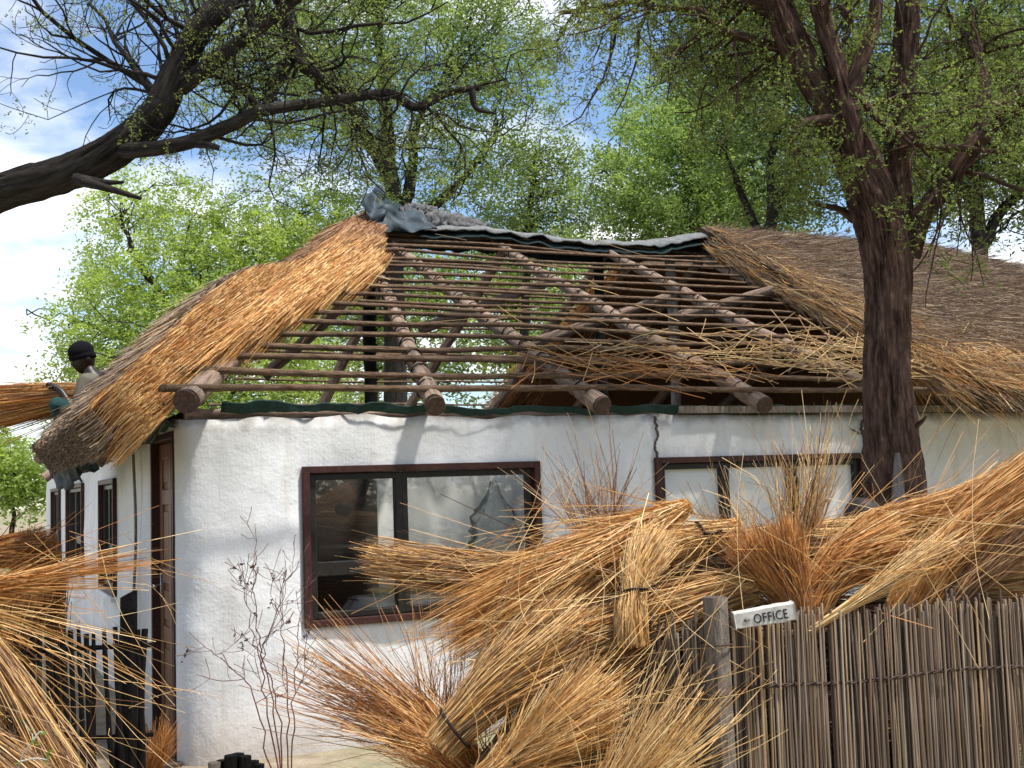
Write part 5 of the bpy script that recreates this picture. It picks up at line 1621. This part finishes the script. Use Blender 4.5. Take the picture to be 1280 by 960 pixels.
# ---- pickets
pk = empty('picket_fence', (*at(100, 900, 6.4)[:2], 0), 'blackened picket fence of thin split stakes beside the door', 'fence')
rgk = np.random.default_rng(8)
xs = list(range(-30, 74, 10)) + [78, 88, 98, 108, 117, 130, 144, 152, 163, 172, 181]
for x in xs:
    Yk = 6.1 + 0.25 * (x / 190)
    lean = rgk.normal() * 7
    top = at(x, 786 + rgk.normal() * 6 + (0 if x > 70 else 10), Yk)
    bot = at(x + lean + (12 if 78 < x < 145 else 0), 960, Yk); bot[2] = -0.1
    w = 0.013 + 0.006 * rgk.random()
    P = smooth_path([bot, (top + bot) / 2 + 0.008 * rgk.normal(size=3), top], 9)
    MB().tube(P, np.linspace(w * 1.15, w * 0.8, 9), 7, True, None, 0.12 * rgk.normal(size=(9, 7))).build('picket', MDARKW, pk)
MB().tube([at(-40, 822, 6.14), at(70, 812, 6.28), at(192, 806, 6.42)], 0.013, 7).build('rail', MDARKW, pk)
MB().tube([at(-40, 930, 6.10), at(70, 925, 6.24), at(192, 918, 6.38)], 0.012, 7).build('rail', MDARKW, pk)
# thick post with a slanting sawn top
def fat_post():
    b = at(160, 950, 6.55); b[2] = -0.1
    t = at(161, 742, 6.55)
    n = 16
    th = np.arange(n) * 2 * math.pi / n
    m = MB()
    r = 0.045
    rows = []
    for f in np.linspace(0, 1, 8):
        p = b + (t - b) * f
        ring = p + r * (1.05 - 0.05 * f) * (np.cos(th)[:, None] * _r0 + np.sin(th)[:, None] * np.array([0, 1.0, 0]))
        if f == 1:
            ring[:, 2] += np.cos(th) * 0.022
        rows.append(ring)
    V = np.concatenate(rows + [t[None]])
    Q = [(i * n + j, i * n + (j + 1) % n, (i + 1) * n + (j + 1) % n, (i + 1) * n + j) for i in range(7) for j in range(n)]
    T = [(7 * n + j, 7 * n + (j + 1) % n, 8 * n) for j in range(n)]
    g = np.concatenate([np.stack([np.cos(th) * r, np.sin(th) * r, np.full(n, f * 1.2)], 1) for f in range(8)] + [np.zeros((1, 3))])
    o = m.add(V, Q, T, g=g).build('wooden_post', MDARKW)
    tag(o, 'thick round post with slanting sawn top behind the pickets', 'post')
fat_post()
# cluster of sawn stakes at the bottom edge of the picture
st = empty('stake_cluster', (*at(292, 960, 5.0)[:2], 0), 'tight cluster of weathered sawn-off stakes below the bare shrub', 'stakes')
for i, (x, y, r) in enumerate([(268, 953, 0.026), (278, 950, 0.022), (288, 944, 0.028), (297, 942, 0.024), (306, 945, 0.026), (316, 951, 0.024), (324, 955, 0.020)]):
    t = at(x, y, 5.0 + 0.03 * (i % 2)); b = t.copy(); b[2] = -0.1
    MB().tube(smooth_path([b, (t + b) / 2, t], 7), r, 9, True, None, 0.10 * rgk.normal(size=(7, 9))).build('stake', MGREYW if i == 0 else MDARKW, st)

# ---- bare shrub before the wall, small green sprout
def shrub():
    T = Tree(61)
    Y = 6.3
    A = lambda x, y: at(x, y, Y)
    g = A(352, 960); g[2] = -0.05
    stems = [[(352, 965), (330, 850), (312, 780), (300, 690)], [(356, 965), (340, 870), (325, 800), (318, 730), (318, 660)], [(360, 965), (358, 860), (352, 790), (352, 710)], [(350, 965), (320, 880), (285, 830), (262, 812)],
             [(362, 965), (368, 870), (372, 800), (384, 730)], [(358, 965), (345, 880), (330, 820), (348, 760), (366, 705)]]
    for s_ in stems:
        q = [A(*p) for p in s_]
        q[0][2] = -0.05
        P = smooth_path(q, 30)
        P += 0.008 * T.rg.normal(size=P.shape)
        r = np.linspace(0.0048, 0.0014, 30)
        T.wood.tube(P, r, 6)
        T.sprout(P, r, 2, 5, 0.30, 0.7, 0.08, 3, 0.14, 0.3)
    lf = T.leaves_on_twigs(1, 0.012, (0.03, 0.02, 0.02), (0.09, 0.06, 0.04), 0, 0.01, 0.12)
    root = empty('bare_shrub', g, 'bare reddish-stemmed shrub growing against the white wall', 'shrub')
    T.wood.build('stem', MTWIG, root)
    T.twig.build('twigs', MTWIG, root)['kind'] = 'stuff'
    lf.build('dry_leaf', MLEAF, root)['kind'] = 'stuff'
shrub()
def sprout():
    A = lambda x, y: at(x, y, 3.7)
    g = A(20, 985)
    root = empty('green_sprout', A(25, 960), 'pale-stemmed sprout with tiny green leaves over the lower left straw', 'plant')
    for i, q in enumerate([[(-30, 1300), (-5, 1080), (25, 952), (42, 925), (28, 900)], [(25, 952), (45, 948), (60, 950)], [(42, 925), (50, 915), (55, 918)]]):
        MB().tube(smooth_path([A(*p) for p in q], 12), np.linspace(0.0035, 0.0015, 12), 6).build('stem', simple('sprout_stem', (0.42, 0.40, 0.33), 0.7) if i == 0 else bpy.data.materials['sprout_stem'], root)
    rgq = np.random.default_rng(3)
    for (x, y) in [(28, 900), (40, 912), (42, 925), (52, 916), (60, 945), (58, 953), (22, 954), (48, 930), (62, 939)]:
        c = A(x, y)
        n = 9
        a = rgq.normal(size=3); a /= np.linalg.norm(a); b = np.cross(a, rgq.normal(size=3)); b /= np.linalg.norm(b)
        nn = np.cross(a, b)
        V = [c - a * 0.012, c - a * 0.004 + b * 0.006, c + a * 0.006 + b * 0.005, c + a * 0.013 - nn * 0.003, c + a * 0.006 - b * 0.005, c - a * 0.004 - b * 0.006, c + nn * 0.002]
        T_ = [(6, k, (k + 1) % 6) for k in range(6)]
        MB().add(V, None, T_, np.array([0.16, 0.27, 0.05])).build('leaf', MLEAF, root)
sprout()

# ---- dark round pot resting on the pile beside the trunk
def pot():
    c = at(1080, 640, 5.05)
    prof = [(0.0, 0.058), (0.02, 0.057), (0.045, 0.050), (0.065, 0.035), (0.078, 0.008), (0.08, -0.02), (0.074, -0.045), (0.062, -0.055), (0.066, -0.064), (0.058, -0.066)]
    n = 28
    th = np.arange(n) * 2 * math.pi / n
    ax = np.array([0.28, 0, 0.96]); e1 = np.array([0.96, 0, -0.28]); e2 = np.array([0, 1.0, 0])
    V = np.concatenate([c + z * ax + max(r, 0.001) * (np.cos(th)[:, None] * e1 + np.sin(th)[:, None] * e2) for r, z in prof])
    Q = [(i * n + j, (i + 1) * n + j, (i + 1) * n + (j + 1) % n, i * n + (j + 1) % n) for i in range(len(prof) - 1) for j in range(n)]
    tag(MB().add(V, Q).build('clay_pot', MPOT), 'dark rounded upturned pot on the straw beside the forked trunk', 'pot')
pot()

# ================================================================== loose straw on the open laths
def scatter():
    rg = np.random.default_rng(77)
    m = MB()
    def heap(cu, ct, su, stt, n, L0, L1, lift, pal='pale', steep=0.5):
        u = cu + su * rg.normal(size=n); t = np.clip(ct + stt * rg.normal(size=n), -0.05, 0.9)
        p = WA(u, VE + (VR - VE) * t, ZE + (ZR - ZE) * t + 0.12 + lift * rg.random(n))
        a = rg.normal(size=n) * 0.9
        d = np.cos(a)[:, None] * D2 * np.where(rg.random((n, 1)) < 0.5, 1, -1) + np.sin(a)[:, None] * dnF + upF * steep * rg.normal(size=(n, 1)) * 0.5
        d /= np.linalg.norm(d, axis=1)[:, None]
        L = (L0 + (L1 - L0) * rg.random(n))[:, None]
        k = rg.normal(size=(n, 3)) * 0.012
        P = np.stack([p - d * L / 2, p + k, p + d * L / 2], 1)
        m.strands(P, 0.0035, pick(pal, n, rg), 3, 9, 0.8)
    heap(3.75, 0.13, 0.55, 0.05, 40, 0.3, 0.9, 0.10)
    heap(4.9, 0.12, 0.45, 0.05, 70, 0.3, 0.9, 0.12)
    heap(5.4, 0.12, 0.35, 0.05, 80, 0.3, 0.8, 0.16)
    heap(6.2, 0.06, 0.35, 0.05, 140, 0.3, 0.9, 0.2)
    heap(3.3, 0.06, 0.4, 0.03, 70, 0.3, 0.8, 0.05, 'orange', 0.2)
    heap(3.5, 0.45, 0.9, 0.2, 16, 0.3, 0.7, 0.05, 'pale', 0.3)
    # stalks hanging below the eave
    n = 60
    u = 4.6 + 3.4 * rg.random(n)
    p = WA(u, np.full(n, -0.45), np.full(n, 2.2)) + 0.05 * rg.normal(size=(n, 3))
    d = np.array([0, 0, -1.0]) + 0.55 * rg.normal(size=(n, 1)) * D2 - 0.12 * D1
    L = (0.15 + 0.55 * rg.random(n) ** 2)[:, None]
    m.strands(np.stack([p, p + d * L * 0.5, p + d * L + 0.02 * rg.normal(size=(n, 3))], 1), 0.003, pick('pale', n, rg), 3, 10)
    o = m.build('loose_straw', MSTRAW)
    tag(o, 'loose pale straw strewn over the bare laths and eave', 'straw', None, 'stuff')
scatter()
def pile_wisps():
    rg = np.random.default_rng(78)
    m = MB()
    for (x0, x1, y0, y1, Y0, Y1, n, ang, sp) in ((640, 900, 720, 950, 3.75, 4.0, 45, 40, 50), (540, 760, 660, 820, 4.1, 4.3, 25, 20, 35), (900, 1260, 640, 740, 4.1, 4.4, 50, 15, 40), (20, 210, 690, 930, 4.6, 5.6, 40, -30, 35), (640, 860, 620, 720, 4.2, 4.5, 20, 30, 40)):
        for _ in range(n):
            c = at(x0 + (x1 - x0) * rg.random(), y0 + (y1 - y0) * rg.random(), Y0 + (Y1 - Y0) * rg.random())
            a = math.radians(ang + sp * rg.normal())
            d = np.array([math.cos(a), 0.4 * rg.normal(), math.sin(a)])
            L = 0.12 + 0.25 * rg.random()
            s = np.linspace(-1, 1, 5)[:, None]
            P = c + d * s * L + rg.normal(size=3) * 0.03 * (1 - s ** 2)
            m.strands(P[None], np.array([0.0013]), pick('pale' if rg.random() < 0.6 else 'gold', 1, rg), 3, int(rg.integers(1e6)), 0.7)
    o = m.build('loose_straw', MSTRAW)
    tag(o, 'loose single stalks lying criss-cross over the straw bundles', 'straw', None, 'stuff')
pile_wisps()
bundle('long pale straw bundle lying on the eave right of the trunk', None, [0.07, 0.09, 0.10, 0.10], 1200, 'gold', 'pale', pts=[W(6.0, -0.42, 2.37), W(6.8, -0.52, 2.36), W(7.8, -0.52, 2.36), W(9.0, -0.5, 2.36)], feather=0.4, rs=0.003)

# ================================================================== the thatcher on the roof
def person():
    Y = 10.0
    A = lambda x, y, d=0.0: at(x, y, Y + d)
    hip = A(150, 545, 0.1)
    root = empty('person', hip, 'person in a black beanie and beige top crouching on the roof holding straw', 'person')
    def skin(name, chains, material, sub=2):
        """chains: list of lists of (point, radius); chains that share a start point are joined there"""
        V, E, R_ = [], [], []
        key = {}
        for ch in chains:
            last = None
            for p, r in ch:
                k = tuple(np.round(p, 4))
                if k not in key:
                    key[k] = len(V); V.append(tuple(p)); R_.append(r)
                if last is not None and last != key[k]:
                    E.append((last, key[k]))
                last = key[k]
        me = bpy.data.meshes.new(name)
        me.from_pydata(V, E, [])
        o = link(name, me, material, root)
        sk = o.modifiers.new('skin', 'SKIN')
        sk.use_smooth_shade = True
        for i, sv in enumerate(me.skin_vertices[0].data):
            sv.radius = (R_[i], R_[i])
            sv.use_root = (i == 0)
        ss = o.modifiers.new('sub', 'SUBSURF'); ss.levels = sub; ss.render_levels = sub
        return o
    neck = A(113, 466); chest = A(126, 488, 0.05); sh_l = A(106, 477, -0.14); sh_r = A(136, 470, 0.17)
    el_l = A(96, 520, -0.2); wr_l = A(76, 488, -0.16); hand_l = A(66, 482, -0.14)
    el_r = A(120, 520, 0.15); wr_r = A(92, 500, 0.05); hand_r = A(82, 495, 0.02)
    knee_l = A(66, 501, -0.2); ank_l = A(92, 556, 0.0); knee_r = A(80, 522, 0.3); ank_r = A(105, 570, 0.25)
    toe_l = A(72, 562, -0.05)
    # body: trunk, neck, arms, legs as one surface
    fingers = []
    fd = (hand_l - wr_l) / np.linalg.norm(hand_l - wr_l)
    sd = np.array([0.1, 0.9, 0.2])
    for k in range(4):
        b0 = hand_l + sd * (0.018 * (k - 1.5))
        ln = (0.030, 0.036, 0.034, 0.027)[k]
        fingers.append([(hand_l, 0.026), (b0 + fd * 0.02, 0.010), (b0 + fd * (0.02 + ln), 0.009), (b0 + fd * (0.022 + ln) - Z1 * 0.03, 0.008)])
    fingers.append([(hand_l, 0.026), (hand_l - sd * 0.04 - Z1 * 0.01, 0.011), (hand_l - sd * 0.05 + fd * 0.02 - Z1 * 0.03, 0.009)])
    skin('body', [[(hip, 0.13), (A(142, 520, 0.08), 0.12), (chest, 0.14), (neck, 0.052)], [(chest, 0.14), (sh_l, 0.055), (el_l, 0.042), (wr_l, 0.028), (hand_l, 0.026)],
                  [(chest, 0.14), (sh_r, 0.055), (el_r, 0.042), (wr_r, 0.028), (hand_r, 0.034)], [(hip, 0.13), (A(130, 530, -0.08), 0.085), (knee_l, 0.062), (A(82, 532, -0.1), 0.052), (ank_l, 0.04), (toe_l, 0.035)],
                  [(hip, 0.13), (A(135, 540, 0.22), 0.085), (knee_r, 0.062), (ank_r, 0.04)], [(neck, 0.055), (A(108, 457), 0.055)]] + fingers, MSKIN)
    skin('shirt', [[(A(146, 535, 0.09), 0.145), (A(141, 516, 0.08), 0.14), (chest, 0.158), (A(112, 474), 0.075)], [(chest, 0.158), (sh_l, 0.074), (el_l, 0.058), (A(84, 499, -0.17), 0.046)], [(chest, 0.158), (sh_r, 0.074), (el_r, 0.058), (A(100, 506, 0.08), 0.046)]], MSHIRT)
    skin('trousers', [[(A(148, 540, 0.1), 0.15), (A(130, 528, -0.08), 0.10), (knee_l, 0.080), (A(82, 532, -0.1), 0.07), (A(90, 550, 0.0), 0.062)], [(A(148, 540, 0.1), 0.15), (A(135, 540, 0.22), 0.10), (knee_r, 0.080), (A(100, 560, 0.25), 0.062)]], MTROU)
    # head: shaped ellipsoid with brow, nose, lips, chin and ears, turned down to the left
    hc = A(104, 449)
    fwd = np.array([-0.62, -0.66, -0.30]); fwd /= np.linalg.norm(fwd)
    sid = np.cross(fwd, Z1); sid /= np.linalg.norm(sid)
    upv = np.cross(sid, fwd)
    def lump(x, y, cx_, cy_, s, a):
        return a * math.exp(-((x - cx_) ** 2 + (y - cy_) ** 2) / s ** 2)
    nu, nv = 36, 26
    V = []
    for j in range(nv):
        ph = -math.pi / 2 + math.pi * j / (nv - 1)
        for i in range(nu):
            th = 2 * math.pi * i / nu
            x, y, z = math.cos(ph) * math.sin(th), math.cos(ph) * math.cos(th), math.sin(ph)
            r = 1.0
            ex = 0.0
            if y > 0:
                ex += lump(x, z, 0, -0.12, 0.17, 0.022) + lump(x, z, 0, -0.42, 0.22, 0.010) - lump(x, z, 0.35, 0.08, 0.16, 0.010) - lump(x, z, -0.35, 0.08, 0.16, 0.010) + lump(x, z, 0, -0.8, 0.3, 0.012) + lump(x, z, 0, 0.25, 0.4, 0.006)
            for sx in (-1, 1):
                if x * sx > 0:
                    ex += lump(y, z, -0.05, -0.02, 0.16, 0.018)
            wj = 0.078 if z > -0.2 else 0.078 - 0.022 * (-z - 0.2)
            p = hc + sid * (x * wj) + fwd * (y * 0.095) + upv * (z * 0.118)
            d = sid * x + fwd * y + upv * z
            V.append(p + d * ex)
    Q = [(j * nu + i, j * nu + (i + 1) % nu, (j + 1) * nu + (i + 1) % nu, (j + 1) * nu + i) for j in range(nv - 1) for i in range(nu)]
    MB().add(V, Q).build('head', MSKIN, root)
    # beanie pulled down over the ears, with a turned-up rim
    prof = [(0.98, 0.00), (1.06, 0.00), (1.14, 0.10), (1.13, 0.30), (1.06, 0.36), (1.10, 0.42), (1.09, 0.62), (0.98, 0.86), (0.78, 1.06), (0.48, 1.22), (0.2, 1.29), (0.01, 1.30)]
    V = []
    for r, h in prof:
        for i in range(nu):
            th = 2 * math.pi * i / nu
            k = 1 + 0.012 * math.sin(th * 18)
            drop = -0.028 * (1 - math.cos(th - math.pi)) * 0.0 + (-0.03 * max(0, -math.cos(th)))
            V.append(hc + sid * (math.sin(th) * r * 0.083 * k) + fwd * (math.cos(th) * r * 0.100 * k) + upv * (0.012 + h * 0.112 + (drop if h < 0.4 else 0)))
    Q = [(j * nu + i, j * nu + (i + 1) % nu, (j + 1) * nu + (i + 1) % nu, (j + 1) * nu + i) for j in range(len(prof) - 1) for i in range(nu)]
    MB().add(V, Q).build('beanie', MBEAN, root)
person()
bundle('wide straw bundle held on the lap of the roof worker', [(175, 486, 9.85), (130, 490, 9.85), (70, 498, 10.02), (5, 506, 10.05), (-60, 512, 10.1)], [0.045, 0.055, 0.11, 0.155, 0.16], 2000, 'orange', 'brown', feather=0.3, rs=0.0035)
